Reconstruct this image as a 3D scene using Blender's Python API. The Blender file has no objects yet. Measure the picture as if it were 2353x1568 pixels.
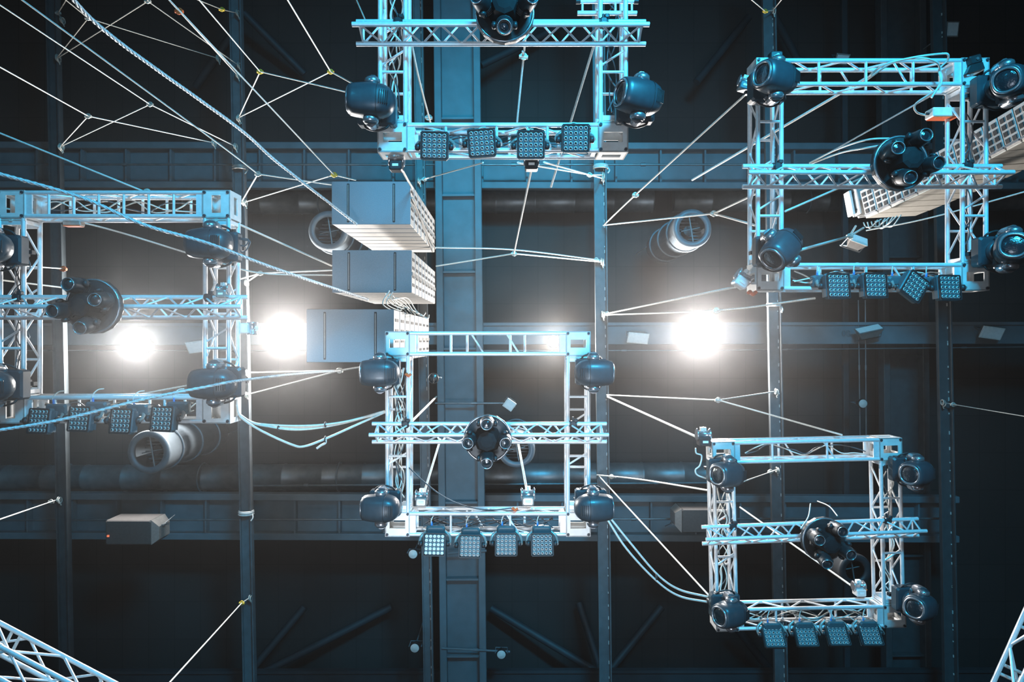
import bpy, math, random
from mathutils import Vector, Matrix, Euler
random.seed(7)
SC = bpy.context.scene
COL = SC.collection
PI = math.pi
R = math.radians

# ------------------------------------------------------------------ camera, world, lights, exposure
# The hall is seen from the floor, straight up: +X is right in the photo, +Y is down in it, +Z is up (away).
EYE = Vector((0.0, 0.0, 1.6))
FPX = 1568.0                      # focal length in pixels of the 2353x1568 frame (24 mm on 36 mm)
cam_d = bpy.data.cameras.new('camera'); cam_d.lens = 24.0; cam_d.sensor_width = 36.0
cam_d.clip_end = 100
cam = bpy.data.objects.new('camera', cam_d); COL.objects.link(cam)
cam.location = EYE; cam.rotation_euler = (PI, 0, 0)
SC.camera = cam
W = bpy.data.worlds.new('world'); SC.world = W; W.use_nodes = True
W.node_tree.nodes['Background'].inputs[0].default_value = (0.002, 0.003, 0.004, 1)
W.node_tree.nodes['Background'].inputs[1].default_value = 1.0
# thin stage haze hanging in the whole hall
_v = W.node_tree.nodes.new('ShaderNodeVolumeScatter'); _v.inputs['Density'].default_value = 0.0025
_v.inputs['Color'].default_value = (0.95, 0.93, 0.92, 1); _v.inputs['Anisotropy'].default_value = 0.89
W.node_tree.links.new(_v.outputs[0], W.node_tree.nodes['World Output'].inputs['Volume'])
SC.view_settings.view_transform = 'Standard'; SC.view_settings.look = 'None'
SC.view_settings.exposure = 0.0; SC.view_settings.gamma = 1.0
try: SC.view_settings.use_curve_mapping = False
except Exception: pass
SC.cycles.max_bounces = 4; SC.cycles.diffuse_bounces = 2; SC.cycles.glossy_bounces = 3
SC.cycles.volume_bounces = 0; SC.cycles.transmission_bounces = 3
SC.cycles.use_denoising = True

def P(px, py, d):
    """world point seen at photo pixel (px, py) at height d above the eye"""
    return Vector(((px - 1176.5) / FPX * d, (py - 784.0) / FPX * d, EYE.z + d))

def aim(o, target):
    o.rotation_euler = (Vector(target) - o.location).to_track_quat('-Z', 'Y').to_euler()

def area(name, loc, target, sx, sy, power, col, spread=PI):
    l = bpy.data.lights.new(name, 'AREA'); l.shape = 'RECTANGLE'; l.size = sx; l.size_y = sy
    l.energy = power; l.color = col; l.spread = spread
    o = bpy.data.objects.new(name, l); COL.objects.link(o); o.location = loc; aim(o, target)
    return o

def spot(name, loc, target, power, col, angle, blend, radius=0.1):
    l = bpy.data.lights.new(name, 'SPOT'); l.energy = power; l.color = col
    l.spot_size = angle; l.spot_blend = blend; l.shadow_soft_size = radius
    o = bpy.data.objects.new(name, l); COL.objects.link(o); o.location = loc; aim(o, target)
    return o

CYAN = (0.03, 0.53, 0.92)
area('stage_cyan_wash', (3.2, -7.0, 1.0), (1.2, -0.6, 9.0), 3.0, 1.2, 960, CYAN, R(100))
area('stage_cyan_wash_side', (-6.0, -5.5, 1.0), (-3.0, 0, 9.0), 2.0, 1.0, 45, (0.03, 0.53, 0.92), R(95))
spot('stage_cool_wash', (-0.8, 4.5, 0.8), P(1130, 1080, 8.3), 2600, (0.78, 0.88, 1.0), R(52), 1.0, 1.2)
spot('stage_cool_fill', (-0.8, 1.5, 0.8), (-0.9, 0.0, 9.0), 720, (0.72, 0.84, 1.0), R(110), 1.0, 1.5)
spot('cyan_beam', (0.6, -7.5, 0.8), P(1190, 395, 14.0), 9000, (0.0, 0.52, 0.85), R(28), 1.0, 0.3)

# ------------------------------------------------------------------ materials
def mat(name, col, rough=0.5, metal=0.0, noise=0.0, scale=8.0, bump=0.0, spec=0.5, coat=0.0, emit=None, estr=0.0):
    m = bpy.data.materials.new(name); m.use_nodes = True
    nt = m.node_tree; b = nt.nodes['Principled BSDF']
    b.inputs['Base Color'].default_value = (*col, 1); b.inputs['Roughness'].default_value = rough
    b.inputs['Metallic'].default_value = metal; b.inputs['Specular IOR Level'].default_value = spec
    b.inputs['Coat Weight'].default_value = coat
    if noise or bump:
        tc = nt.nodes.new('ShaderNodeTexCoord'); n = nt.nodes.new('ShaderNodeTexNoise')
        n.inputs['Scale'].default_value = scale; n.inputs['Detail'].default_value = 4
        nt.links.new(tc.outputs['Object'], n.inputs['Vector'])
    if noise:
        r = nt.nodes.new('ShaderNodeMapRange'); r.inputs[1].default_value = 0.3; r.inputs[2].default_value = 0.7
        r.inputs[3].default_value = 1 - noise; r.inputs[4].default_value = 1 + noise
        nt.links.new(n.outputs['Fac'], r.inputs[0])
        mx = nt.nodes.new('ShaderNodeVectorMath'); mx.operation = 'SCALE'; mx.inputs[0].default_value = col
        nt.links.new(r.outputs[0], mx.inputs['Scale']); nt.links.new(mx.outputs[0], b.inputs['Base Color'])
    if bump:
        bp = nt.nodes.new('ShaderNodeBump'); bp.inputs['Strength'].default_value = bump; bp.inputs['Distance'].default_value = 0.01
        nt.links.new(n.outputs['Fac'], bp.inputs['Height']); nt.links.new(bp.outputs[0], b.inputs['Normal'])
    if emit:
        b.inputs['Emission Color'].default_value = (*emit, 1); b.inputs['Emission Strength'].default_value = estr
        m.cycles.emission_sampling = 'NONE'
    return m

M = {}
M['alu'] = mat('aluminium', (0.80, 0.81, 0.82), 0.38, 0.35, 0.06, 30)
M['plate'] = mat('plate_aluminium', (0.74, 0.74, 0.72), 0.42, 0.25, 0.08, 14)
M['bolt'] = mat('dark_bolt', (0.05, 0.05, 0.06), 0.5, 0.5, 0.1, 40)
M['black'] = mat('black_plastic', (0.030, 0.045, 0.055), 0.38, 0.0, 0.1, 20, spec=0.5, coat=0.08)
M['blackm'] = mat('black_metal', (0.022, 0.025, 0.028), 0.45, 0.2, 0.15, 25)
M['chrome'] = mat('silver_arm', (0.42, 0.42, 0.44), 0.25, 0.8, 0.05, 20)
M['hub'] = mat('matt_black', (0.010, 0.012, 0.014), 0.75, 0.0, 0.1, 25, spec=0.2)
M['posts'] = mat('painted_steel_shaded', (0.055, 0.065, 0.07), 0.6, 0.0, 0.15, 6.0)  # painted steel with the dimness of the outer roof put into its colour
M['glass'] = mat('lens_glass', (0.01, 0.02, 0.025), 0.05, 0.0, 0.1, 60, 0.35, spec=1.0, coat=1.0)
M['led'] = mat('led_lens', (0.60, 0.54, 0.50), 0.2, 0.2, 0.2, 200, spec=0.9, coat=0.6)
M['ledc'] = mat('led_lens_clear', (0.85, 0.84, 0.80), 0.2, 0.1, 0.15, 200, spec=0.9)
M['panel'] = mat('panel_housing', (0.042, 0.085, 0.10), 0.45, 0.0, 0.1, 25)
M['bracket'] = mat('bracket_grey', (0.32, 0.30, 0.28), 0.35, 0.4, 0.1, 25)
M['rope'] = mat('pale_rope', (0.68, 0.67, 0.62), 0.8, 0.0, 0.15, 60, 0.3)
M['steelrope'] = mat('steel_wire_rope', (0.62, 0.65, 0.66), 0.45, 0.4, 0.3, 120, 0.6)
M['oldrope'] = mat('dusty_rope', (0.30, 0.29, 0.26), 0.9, 0.0, 0.2, 50, 0.3)
M['cable'] = mat('pale_cable', (0.66, 0.64, 0.58), 0.5, 0.0, 0.1, 30)
M['dcable'] = mat('dark_cable', (0.06, 0.07, 0.08), 0.5, 0.0, 0.1, 30)
M['knot'] = mat('shackle', (0.7, 0.70, 0.64), 0.4, 0.5, 0.2, 50)
M['yellow'] = mat('yellow_tag', (0.75, 0.50, 0.06), 0.6, 0.0, 0.1, 50)
M['orange'] = mat('orange_tag', (0.75, 0.13, 0.03), 0.6, 0.0, 0.1, 50)
M['bluetape'] = mat('blue_tape', (0.02, 0.22, 0.6), 0.5, 0.0, 0.1, 50)
M['steel'] = mat('painted_steel', (0.13, 0.165, 0.185), 0.65, 0.0, 0.12, 3.0, 0.15)
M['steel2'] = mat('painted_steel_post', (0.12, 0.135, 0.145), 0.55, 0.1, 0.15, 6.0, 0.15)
M['steeld'] = mat('dark_steel', (0.035, 0.042, 0.048), 0.6, 0.15, 0.15, 3.0)
M['galv'] = mat('galvanised_duct', (0.20, 0.22, 0.23), 0.42, 0.6, 0.15, 5.0, 0.2)
M['ductgrey'] = mat('fan_duct_grey', (0.12, 0.145, 0.165), 0.45, 0.2, 0.1, 8.0)
M['ductblack'] = mat('fan_duct_black', (0.03, 0.035, 0.04), 0.5, 0.2, 0.1, 8.0)
M['sub'] = mat('speaker_paint', (0.19, 0.23, 0.26), 0.65, 0.0, 0.08, 90, 0.3)
M['subside'] = mat('speaker_side', (0.31, 0.295, 0.275), 0.6, 0.0, 0.08, 20, 0.1)
M['arraygrey'] = mat('array_grey', (0.38, 0.38, 0.37), 0.5, 0.2, 0.1, 20)
M['cream'] = mat('array_front', (0.50, 0.47, 0.41), 0.6, 0.0, 0.06, 10)
M['dark'] = mat('dark_opening', (0.012, 0.013, 0.015), 0.7, 0.0, 0.1, 20)
M['white'] = mat('white_shell', (0.72, 0.70, 0.66), 0.5, 0.0, 0.08, 20)
M['label'] = mat('white_label', (0.8, 0.8, 0.78), 0.5, 0.0, 0.05, 20)
M['brown'] = mat('speaker_brown', (0.10, 0.09, 0.085), 0.6, 0.0, 0.1, 20)
M['lamp'] = mat('lit_lamp', (0.9, 0.9, 0.9), 0.5, emit=(1.0, 0.97, 0.93), estr=60)
M['redled'] = mat('red_indicator', (0.8, 0.1, 0.05), 0.5, emit=(1.0, 0.25, 0.12), estr=0.8)
M['floor'] = mat('stage_floor', (0.05, 0.05, 0.055), 0.6, 0.0, 0.2, 2.0)
M['wall'] = mat('hall_wall', (0.035, 0.037, 0.042), 0.8, 0.0, 0.15, 1.5)

def ceiling_mat():
    m = bpy.data.materials.new('ceiling_sheets'); m.use_nodes = True
    nt = m.node_tree; b = nt.nodes['Principled BSDF']; b.inputs['Roughness'].default_value = 0.8
    tc = nt.nodes.new('ShaderNodeTexCoord')
    br = nt.nodes.new('ShaderNodeTexBrick'); br.offset = 0; br.inputs['Scale'].default_value = 1.0
    br.inputs['Brick Width'].default_value = 0.62; br.inputs['Row Height'].default_value = 0.89
    br.inputs['Mortar Size'].default_value = 0.012; br.inputs['Mortar Smooth'].default_value = 0.6
    br.inputs['Color1'].default_value = (0.030, 0.026, 0.025, 1); br.inputs['Color2'].default_value = (0.025, 0.022, 0.021, 1)
    br.inputs['Mortar'].default_value = (0.014, 0.013, 0.013, 1)
    nt.links.new(tc.outputs['Object'], br.inputs['Vector']); nt.links.new(br.outputs['Color'], b.inputs['Base Color'])
    return m
M['ceiling'] = ceiling_mat()

# ------------------------------------------------------------------ mesh helpers
class MB:
    def __init__(s): s.v = []; s.f = []; s.sm = []
    def add(s, vs, fs, smooth=False, mx=None):
        o = len(s.v)
        s.v += [tuple(mx @ Vector(v)) if mx is not None else tuple(v) for v in vs]
        s.f += [tuple(i + o for i in f) for f in fs]; s.sm += [smooth] * len(fs)
        return s
    def box(s, c, size, mx=None, bev=0.0):
        cx, cy, cz = c; a, b, d = (q / 2 for q in size)
        if bev <= 0:
            vs = [(cx + i * a, cy + j * b, cz + k * d) for i in (-1, 1) for j in (-1, 1) for k in (-1, 1)]
            fs = [(0, 1, 3, 2), (4, 6, 7, 5), (0, 4, 5, 1), (2, 3, 7, 6), (0, 2, 6, 4), (1, 5, 7, 3)]
            return s.add(vs, fs, False, mx)
        t = min(bev, a * .9, b * .9, d * .9)
        def ring(ax, by, z):
            u = min(t, ax * .9, by * .9)
            return [(cx + x, cy + y, cz + z) for x, y in ((ax - u, by), (-ax + u, by), (-ax, by - u), (-ax, -by + u), (-ax + u, -by), (ax - u, -by), (ax, -by + u), (ax, by - u))]
        rs = [ring(a - t, b - t, -d), ring(a, b, -d + t), ring(a, b, d - t), ring(a - t, b - t, d)]
        vs = [v for r in rs for v in r]; fs = []
        for k in range(3):
            for i in range(8):
                j = (i + 1) % 8; fs.append((k * 8 + i, k * 8 + j, k * 8 + 8 + j, k * 8 + 8 + i))
        fs.append(tuple(reversed(range(8)))); fs.append(tuple(range(24, 32)))
        return s.add(vs, fs, False, mx)
    def tube(s, p0, p1, r, seg=10, r2=None, mx=None, cap=True):
        p0 = Vector(p0); p1 = Vector(p1); r2 = r if r2 is None else r2
        d = (p1 - p0)
        if d.length < 1e-6: return s
        d.normalize(); u = d.orthogonal().normalized(); w = d.cross(u)
        vs = []
        for p, q in ((p0, r), (p1, r2)):
            for i in range(seg):
                a = 2 * PI * i / seg; vs.append(p + (u * math.cos(a) + w * math.sin(a)) * q)
        fs = [(i, (i + 1) % seg, seg + (i + 1) % seg, seg + i) for i in range(seg)]
        s.add(vs, fs, True, mx)
        if cap:
            s.add(vs, [tuple(reversed(range(seg))), tuple(range(seg, 2 * seg))], False, mx)
        return s
    def path(s, pts, r, seg=6, mx=None):
        pts = [Vector(p) for p in pts]; n = len(pts); vs = []
        u = None
        for i, p in enumerate(pts):
            d = (pts[min(i + 1, n - 1)] - pts[max(i - 1, 0)]).normalized()
            u = d.orthogonal().normalized() if u is None else (u - d * u.dot(d)).normalized()
            w = d.cross(u); rr = r[i] if isinstance(r, (list, tuple)) else r
            for k in range(seg):
                a = 2 * PI * k / seg; vs.append(p + (u * math.cos(a) + w * math.sin(a)) * rr)
        fs = [(i * seg + k, i * seg + (k + 1) % seg, (i + 1) * seg + (k + 1) % seg, (i + 1) * seg + k) for i in range(n - 1) for k in range(seg)]
        s.add(vs, fs, True, mx)
        s.add([vs[k] for k in range(seg)], [tuple(reversed(range(seg)))], False, mx)
        s.add([vs[(n - 1) * seg + k] for k in range(seg)], [tuple(range(seg))], False, mx)
        return s
    def lathe(s, prof, seg=24, mx=None, closed=False, sy=1.0, power=2.0, flat=False):
        """prof: (x along axis, radius); axis +X. superellipse section with the given power"""
        vs = []; n = len(prof)
        for x, r in prof:
            for k in range(seg):
                a = 2 * PI * k / seg; c, q = math.cos(a), math.sin(a)
                e = 2.0 / power
                yy = math.copysign(abs(c) ** e, c) * r * sy; zz = math.copysign(abs(q) ** e, q) * r
                vs.append((x, yy, zz))
        m = n if closed else n - 1
        fs = [(i * seg + k, i * seg + (k + 1) % seg, ((i + 1) % n) * seg + (k + 1) % seg, ((i + 1) % n) * seg + k) for i in range(m) for k in range(seg)]
        s.add(vs, fs, not flat, mx)
        if not closed:
            s.add(vs[:seg], [tuple(reversed(range(seg)))], False, mx); s.add(vs[-seg:], [tuple(range(seg))], False, mx)
        return s
    def ring(s, c, r, t, axis='Z', seg=20, ts=6, a0=0.0, a1=2 * PI, mx=None):
        n = seg + 1; pts = []
        for i in range(n):
            a = a0 + (a1 - a0) * i / seg; x, y = math.cos(a) * r, math.sin(a) * r
            pts.append(Vector(c) + (Vector((x, y, 0)) if axis == 'Z' else Vector((x, 0, y)) if axis == 'Y' else Vector((0, x, y))))
        return s.path(pts, t, ts, mx)
    def mesh(s, name):
        me = bpy.data.meshes.new(name); me.from_pydata([tuple(v) for v in s.v], [], s.f); me.update()
        me.polygons.foreach_set('use_smooth', s.sm)
        import bmesh
        bm = bmesh.new(); bm.from_mesh(me); bmesh.ops.recalc_face_normals(bm, faces=bm.faces); bm.to_mesh(me); bm.free()
        return me
    def build(s, name, m, parent=None, loc=None, rot=None):
        me = s.mesh(name); me.materials.append(M[m]); return link(name, me, parent, loc, rot)

def link(name, data, parent=None, loc=None, rot=None):
    o = bpy.data.objects.new(name, data); COL.objects.link(o)
    if parent is not None: o.parent = parent
    if loc is not None: o.location = loc
    if rot is not None: o.rotation_euler = rot
    return o

CACHE = {}
def shared(key, fn, name, m, parent, loc=None, rot=None):
    if key not in CACHE:
        me = fn().mesh(name); me.materials.append(M[m]); CACHE[key] = me
    return link(name, CACHE[key], parent, loc, rot)

def tag(o, label=None, cat=None, group=None, kind=None):
    if label: o['label'] = label
    if cat: o['category'] = cat
    if group: o['group'] = group
    if kind: o['kind'] = kind
    return o
def empty(name, loc, label, cat, group=None, rot=(0, 0, 0)):
    o = link(name, None, None, loc, rot); o.empty_display_size = 0.1
    return tag(o, label, cat, group)

def spline(pts, n=8):
    pts = [Vector(p) for p in pts]
    if len(pts) < 3: return pts
    out = []; q = [pts[0] * 2 - pts[1]] + pts + [pts[-1] * 2 - pts[-2]]
    for i in range(1, len(q) - 2):
        a, b, c, d = q[i - 1:i + 3]
        for k in range(n):
            t = k / n
            out.append(0.5 * ((2 * b) + (c - a) * t + (2 * a - 5 * b + 4 * c - d) * t * t + (3 * b - a - 3 * c + d) * t ** 3))
    out.append(pts[-1]); return out

# ------------------------------------------------------------------ hall shell
HX, HY, TOP = 15.5, 12.0, 17.9
def struct(name, mb, m): return tag(mb.build(name, m), kind='structure')
struct('floor', MB().box((0, 0, -0.1), (2 * HX + .4, 2 * HY + .4, 0.2)), 'floor')
struct('ceiling', MB().box((0, 0, TOP + 0.1), (2 * HX + .4, 2 * HY + .4, 0.2)), 'ceiling')
struct('wall_left', MB().box((-HX - .1, 0, TOP / 2), (0.2, 2 * HY, TOP)), 'wall')
struct('wall_right', MB().box((HX + .1, 0, TOP / 2), (0.2, 2 * HY, TOP)), 'wall')
struct('wall_front', MB().box((0, -HY - .1, TOP / 2), (2 * HX, 0.2, TOP)), 'wall')
struct('wall_back', MB().box((0, HY + .1, TOP / 2), (2 * HX, 0.2, TOP)), 'wall')

# ------------------------------------------------------------------ steelwork
def frame_axes(a, b):
    """matrix with local +X from a to b, local Z as near world Z as possible, origin at a"""
    a = Vector(a); b = Vector(b); x = (b - a).normalized()
    z = Vector((0, 0, 1)); z = (z - x * z.dot(x)).normalized(); y = z.cross(x)
    mx = Matrix((x, y, z)).transposed().to_4x4(); mx.translation = a
    return mx, (b - a).length

def plate_girder(name, a, b, width, label, m='steel', step=1.05, flange=0.14, proud=0.22, first=0.5, cat='girder'):
    """wide steel girder lying on its side: web, two lips and cross stiffeners"""
    mx, L = frame_axes(a, b)
    root = link(name, None); root.matrix_world = mx; tag(root, label, cat)
    MB().box((L / 2, 0, 0.02), (L, width - 0.02, 0.04)).build('web', m, root)
    for s in (-1, 1):
        f = MB().box((L / 2, s * (width / 2 - flange / 2), -proud / 2), (L, flange, proud), bev=0.012)
        f.build('flange', m, root)
    x = first
    k = 0
    while x < L - 0.1:
        MB().box((x, 0, -proud * 0.36), (0.04, width - 2 * flange, proud * 0.7)).build('stiffener', m, root)
        x += step; k += 1
    return root

DG = 14.3
plate_girder('steel_girder', P(1049, -140, 13.9), P(1068, 1720, 13.9), 0.93,
             'widest pale steel plate girder running top to bottom through the middle of the roof', step=1.55, first=0.6)
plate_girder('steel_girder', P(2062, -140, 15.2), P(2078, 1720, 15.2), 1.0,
             'dim wide steel girder running top to bottom behind the right-hand truss squares', m='posts', step=2.2)  # takes the darkened steel, its dimness painted in
plate_girder('steel_girder', P(-160, 384, 14.7), P(2520, 388, 14.7), 0.98,
             'wide stiffened steel girder crossing the upper roof side to side, cyan-lit in the middle', step=0.95)
plate_girder('steel_girder', P(-160, 1180, 14.7), P(2190, 1189, 14.7), 0.98,
             'wide steel girder with stiffeners crossing side to side below the lit floodlights', step=0.95, first=0.3)
def beam(name, a, b, w, h, label, m='steel', cat='beam', lips=True):
    mx, L = frame_axes(a, b)
    root = link(name, None); root.matrix_world = mx; tag(root, label, cat)
    MB().box((L / 2, 0, 0), (L, w, h), bev=0.01).build('web', m, root)
    if lips:
        MB().box((L / 2, -w / 2 - 0.02, -h / 2 - 0.02), (L, 0.06, 0.05)).build('lip', m, root)
    return root
beam('steel_beam', P(-160, 772, 14.1), P(2520, 768, 14.1), 0.40, 0.18, 'long flat steel beam carrying the lit floodlights across the middle')
beam('steel_beam', P(-160, 1556, 14.6), P(2520, 1552, 14.6), 0.26, 0.2, 'dark steel beam crossing at the very bottom of the roof view', m='steeld')
# slim posts (purlins) in front of the girders
posts = [((120, -140), (158, 1720), 0.22, 'slim steel purlin behind the far-left truss square'),
         ((540, -140), (578, 1720), 0.22, 'slim steel purlin passing just right of the far-left truss square'),
         ((958, -140), (988, 1720), 0.17, 'slim steel purlin beside the left edge of the widest girder'),
         ((1372, -140), (1392, 1720), 0.215, 'slim steel purlin right of the central truss square, tied with many ropes'),
         ((1762, -140), (1795, 1720), 0.215, 'slim steel purlin passing behind the lower right truss square'),
         ((2150, -140), (2184, 1720), 0.22, 'slim dim steel purlin nearest the right wall')]
for a, b, w, lab in posts:
    pm = 'posts' if a[0] < 200 or a[0] > 2000 else 'steel2'  # outermost purlins get the darkened steel colour in place of weaker light
    A, B = P(*a, 13.3), P(*b, 13.3); mx, L = frame_axes(A, B)
    root = link('roof_purlin', None); root.matrix_world = mx; tag(root, lab, 'beam')
    MB().box((L / 2, 0, 0.02), (L, w, 0.03)).build('web', pm, root)
    MB().box((L / 2, -w / 2, -0.03), (L, 0.025, 0.13)).build('lip', pm, root)
    MB().box((L / 2, w / 2, -0.01), (L, 0.02, 0.09)).build('lip', pm, root)
    rb = MB(); rr = random.Random(int(a[0]))
    for k in range(60):
        rb.box((L * (k + rr.random()) / 60, -w / 2 + 0.03, -0.01), (0.02 + .05 * rr.random(), 0.012, 0.02))
    tag(rb.build('weld_bead', 'white', root), kind='stuff')
beam('roof_bar', P(1938, -140, 14.9), P(1946, 1720, 14.9), 0.12, 0.1, 'thin dark steel bar left of the dim wide girder', m='steeld', lips=False)
# wind braces
braces = [((1398, 1560), (1128, 1398), 'brace fanning up to the left from the foot of the central right purlin'),
          ((1386, 1560), (1330, 1385), 'short steep brace at the foot of the central right purlin'),
          ((1384, 1562), (1520, 1395), 'brace fanning up to the right from the foot of the central right purlin'),
          ((575, 1562), (900, 1395), 'long low brace beside the lower end of the left purlin'),
          ((560, 1562), (700, 1395), 'steep brace beside the lower end of the left purlin'),
          ((1600, 190), (1720, 40), 'faint brace above the upper right truss square, leaning left'),
          ((1850, 170), (1770, 20), 'faint brace above the upper right truss square, leaning right'),
          ((560, 30), (700, 170), 'faint brace in the upper left roof, sloping down right'),
          ((545, 60), (450, 200), 'faint brace in the upper left roof, sloping down left'),
          ((1105, 150), (1290, 60), 'faint brace behind the top truss square'),
          ((1690, 1440), (1790, 1568), 'faint brace beneath the lower right truss square')]
for a, b, lab in braces:
    A, B = P(*a, 15.3), P(*b, 15.9)
    MBr = MB().tube(A, B, 0.085, 10)
    tag(MBr.build('roof_brace', 'steeld'), lab, 'brace')
# thin sprinkler / conduit pipes
def pipe(pts, r, label, m='galv', name='conduit_pipe', cat='pipe'):
    root = empty(name, pts[0], label, cat)
    mb = MB()
    for a, b in zip(pts, pts[1:]): mb.tube(Vector(a) - pts[0], Vector(b) - pts[0], r, 10)
    mb.build('tube', m, root)
    for a, b in zip(pts, pts[1:]):
        L = (b - a).length; n = max(1, int(L / 2.6))
        for k in range(n):
            p = a.lerp(b, (k + .5) / n) - pts[0]; d = (b - a).normalized()
            MB().tube(p - d * .05, p + d * .05, r * 1.6, 10).build('coupling', m, root)
    return root
pipe([P(-160, 378, 14.0), P(2520, 379, 14.0)], 0.022, 'thin bright pipe along the middle of the upper cross girder')
pipe([P(-160, 1196, 14.0), P(2190, 1192, 14.0)], 0.022, 'thin bright pipe along the middle of the lower cross girder')
pipe([P(570, 1117, 15.70), P(1640, 1110, 15.70)], 0.03, 'pale pipe under the lower spiral duct')
pipe([P(-60, 806, 13.9), P(1600, 806, 13.9), P(2420, 797, 13.9)], 0.012, 'thin sagging wire line just below the flat beam')
pipe([P(1972, 690, 14.0), P(1976, 1000, 14.0)], 0.012, 'left of two thin vertical conduits below the upper right truss square')
pipe([P(1988, 690, 14.0), P(1990, 1000, 14.0)], 0.012, 'right of two thin vertical conduits below the upper right truss square')
# long spiral ducts
def spiral_duct(a, b, r, label):
    root = empty('spiral_duct', a, label, 'duct'); L = (b - a).length
    d = (b - a).normalized(); mx, _ = frame_axes((0, 0, 0), b - a)
    prof = []
    n = int(L / 0.9)
    for i in range(n):
        x = L * i / n; w = L / n
        prof += [(x, r), (x + w * .93, r), (x + w * .95, r + .012), (x + w * .98, r + .012)]
    prof.append((L, r))
    MB().lathe(prof, 24, mx).build('duct_tube', 'galv', root)
    for k in range(1, int(L / 3.2)):
        MB().ring((L * k * 3.2 / L, 0, 0), r + .03, .02, 'X', 24, 6, mx=mx).build('hanger_strap', 'steel', root)
spiral_duct(P(430, 468, 16.3), P(1500, 462, 16.3), 0.27, 'silver spiral duct under the upper cross girder, left length')
spiral_duct(P(1545, 462, 16.3), P(2520, 458, 16.3), 0.27, 'silver spiral duct under the upper cross girder, right length')
spiral_duct(P(-160, 1100, 16.0), P(1660, 1092, 16.0), 0.30, 'long silver spiral duct just above the lower cross girder')

# round fan ducts hanging down
def fan_duct(px, py, d, r, L, label, m='ductgrey', rings=3):
    root = empty('exhaust_duct', P(px, py, d), label, 'duct')
    mx = Matrix.Rotation(-PI / 2, 4, 'Y')      # lathe axis -> +Z
    t = 0.035
    prof = [(0, r - t), (0, r), (L, r), (L, r - t), (L, r - t), (0.02, r - t)]
    prof = [(0, r - .10), (0, r), (.05, r + .02), (.08, r), (L, r), (L, r - t), (.08, r - t), (.08, r - .10)]
    MB().lathe(prof, 36, mx, closed=True).build('duct_tube', m, root)
    for k in range(rings):
        z = .12 + (L - .2) * (k + .5) / rings
        MB().ring((0, 0, z), r + .015, .022, 'Z', 32, 6).build('stiffening_ring', m, root)
    g = MB(); n = 9
    for k in range(n):
        y = -r * .72 + 1.44 * r * k / (n - 1); w = math.sqrt(max(0, (r - t) ** 2 - y * y))
        g.box((0, y, .55), (2 * w, .02, .05))
    g.build('louvre_grille', m, root)
    MB().tube((-.12 * r, -r * .9, .12), (.16 * r, r * .9, .12), .014, 8).tube((-r * .5, r * .1, .14), (r * .5, -.1 * r, .14), .01, 8).build('stay_rod', 'galv', root)
    MB().tube((0, 0, .3), (0, 0, .5), .09, 16).build('fan_motor', 'blackm', root)
    for s in (-1, 1):
        MB().tube((s * (r + .02), 0, L - .1), (s * (r + .02), 0, TOP - EYE.z - d), .012, 8).build('hanger_rod', m, root)
    return root
fan_duct(341, 1040, 12.3, 0.375, 2.6, 'round grey exhaust duct low on the left, open end below the far-left truss square')
fan_duct(1591, 525, 12.6, 0.345, 2.6, 'round pale exhaust duct between the central and right-hand ropes')
fan_duct(754, 530, 12.8, 0.36, 2.4, 'round grey exhaust duct half hidden behind the speaker stacks')
fan_duct(1187, 1034, 12.8, 0.33, 2.4, 'round grey exhaust duct behind the central starburst fixture')
fan_duct(1966, 1312, 11.8, 0.27, 2.1, 'round black duct behind the lower right starburst fixture', m='ductblack')

# ------------------------------------------------------------------ trusses
def plate_block(mb, s, t, hole, mx=None, vertical=False):
    """cube of side s made of six perforated plates of thickness t"""
    h = s / 2; w, k = (hole if not vertical else hole[::-1])
    for ax in range(3):
        for sg in (-1, 1):
            rot = {0: Matrix.Rotation(PI / 2, 4, 'Y'), 1: Matrix.Rotation(PI / 2, 4, 'X'), 2: Matrix.Identity(4)}[ax]
            tr = Matrix.Translation(Vector([sg * (h - t / 2) if i == ax else 0 for i in range(3)])) @ rot
            if mx is not None: tr = mx @ tr
            sx = s; a = (s - w) / 2; b = (s - k) / 2
            mb.box((-(h - a / 2), 0, 0), (a, s, t), tr); mb.box(((h - a / 2), 0, 0), (a, s, t), tr)
            mb.box((0, -(h - b / 2), 0), (w, b, t), tr); mb.box((0, (h - b / 2), 0), (w, b, t), tr)

TW, TR_, BS = 0.252, 0.0245, 0.30     # chord spacing, tube radius, block side
def box_truss_mesh(L, rungs, seed=0):
    mb = MB(); h = TW / 2; r = TR_
    for sy in (-1, 1):
        for sz in (-1, 1): mb.tube((-L / 2, sy * h, sz * h), (L / 2, sy * h, sz * h), r, 12)
    for e in (-1, 1):                                   # end frames
        x = e * (L / 2 - .035)
        for s in (-1, 1):
            mb.box((x, 0, s * h), (.07, TW - .03, .022)); mb.box((x, s * h, 0), (.022 + .02, .022, TW - .03))
    inner = L - .2
    for face in (-1, 1):                                # front and back faces: ladder rungs
        off = 0.0 if face < 0 else 0.5
        for k in range(rungs):
            x = -inner / 2 + inner * (k + .55 + off * .5) / (rungs + .35)
            mb.tube((x, -h, face * h), (x, h, face * h), .0155, 8)
        if rungs < 4:
            x0 = inner * (.13 if face < 0 else -.13)
            mb.tube((x0, -h, face * h), (x0 + .16, h, face * h), .012, 8)
    n = max(4, int(round(L / .30)))
    for s in (-1, 1):                                   # side faces: zigzag
        for k in range(n):
            x0 = -inner / 2 + inner * k / n; x1 = x0 + inner / n
            z0 = h if (k + (s > 0)) % 2 else -h
            mb.tube((x0, s * h, z0), (x1, s * h, -z0), .012, 8)
    return mb

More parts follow.
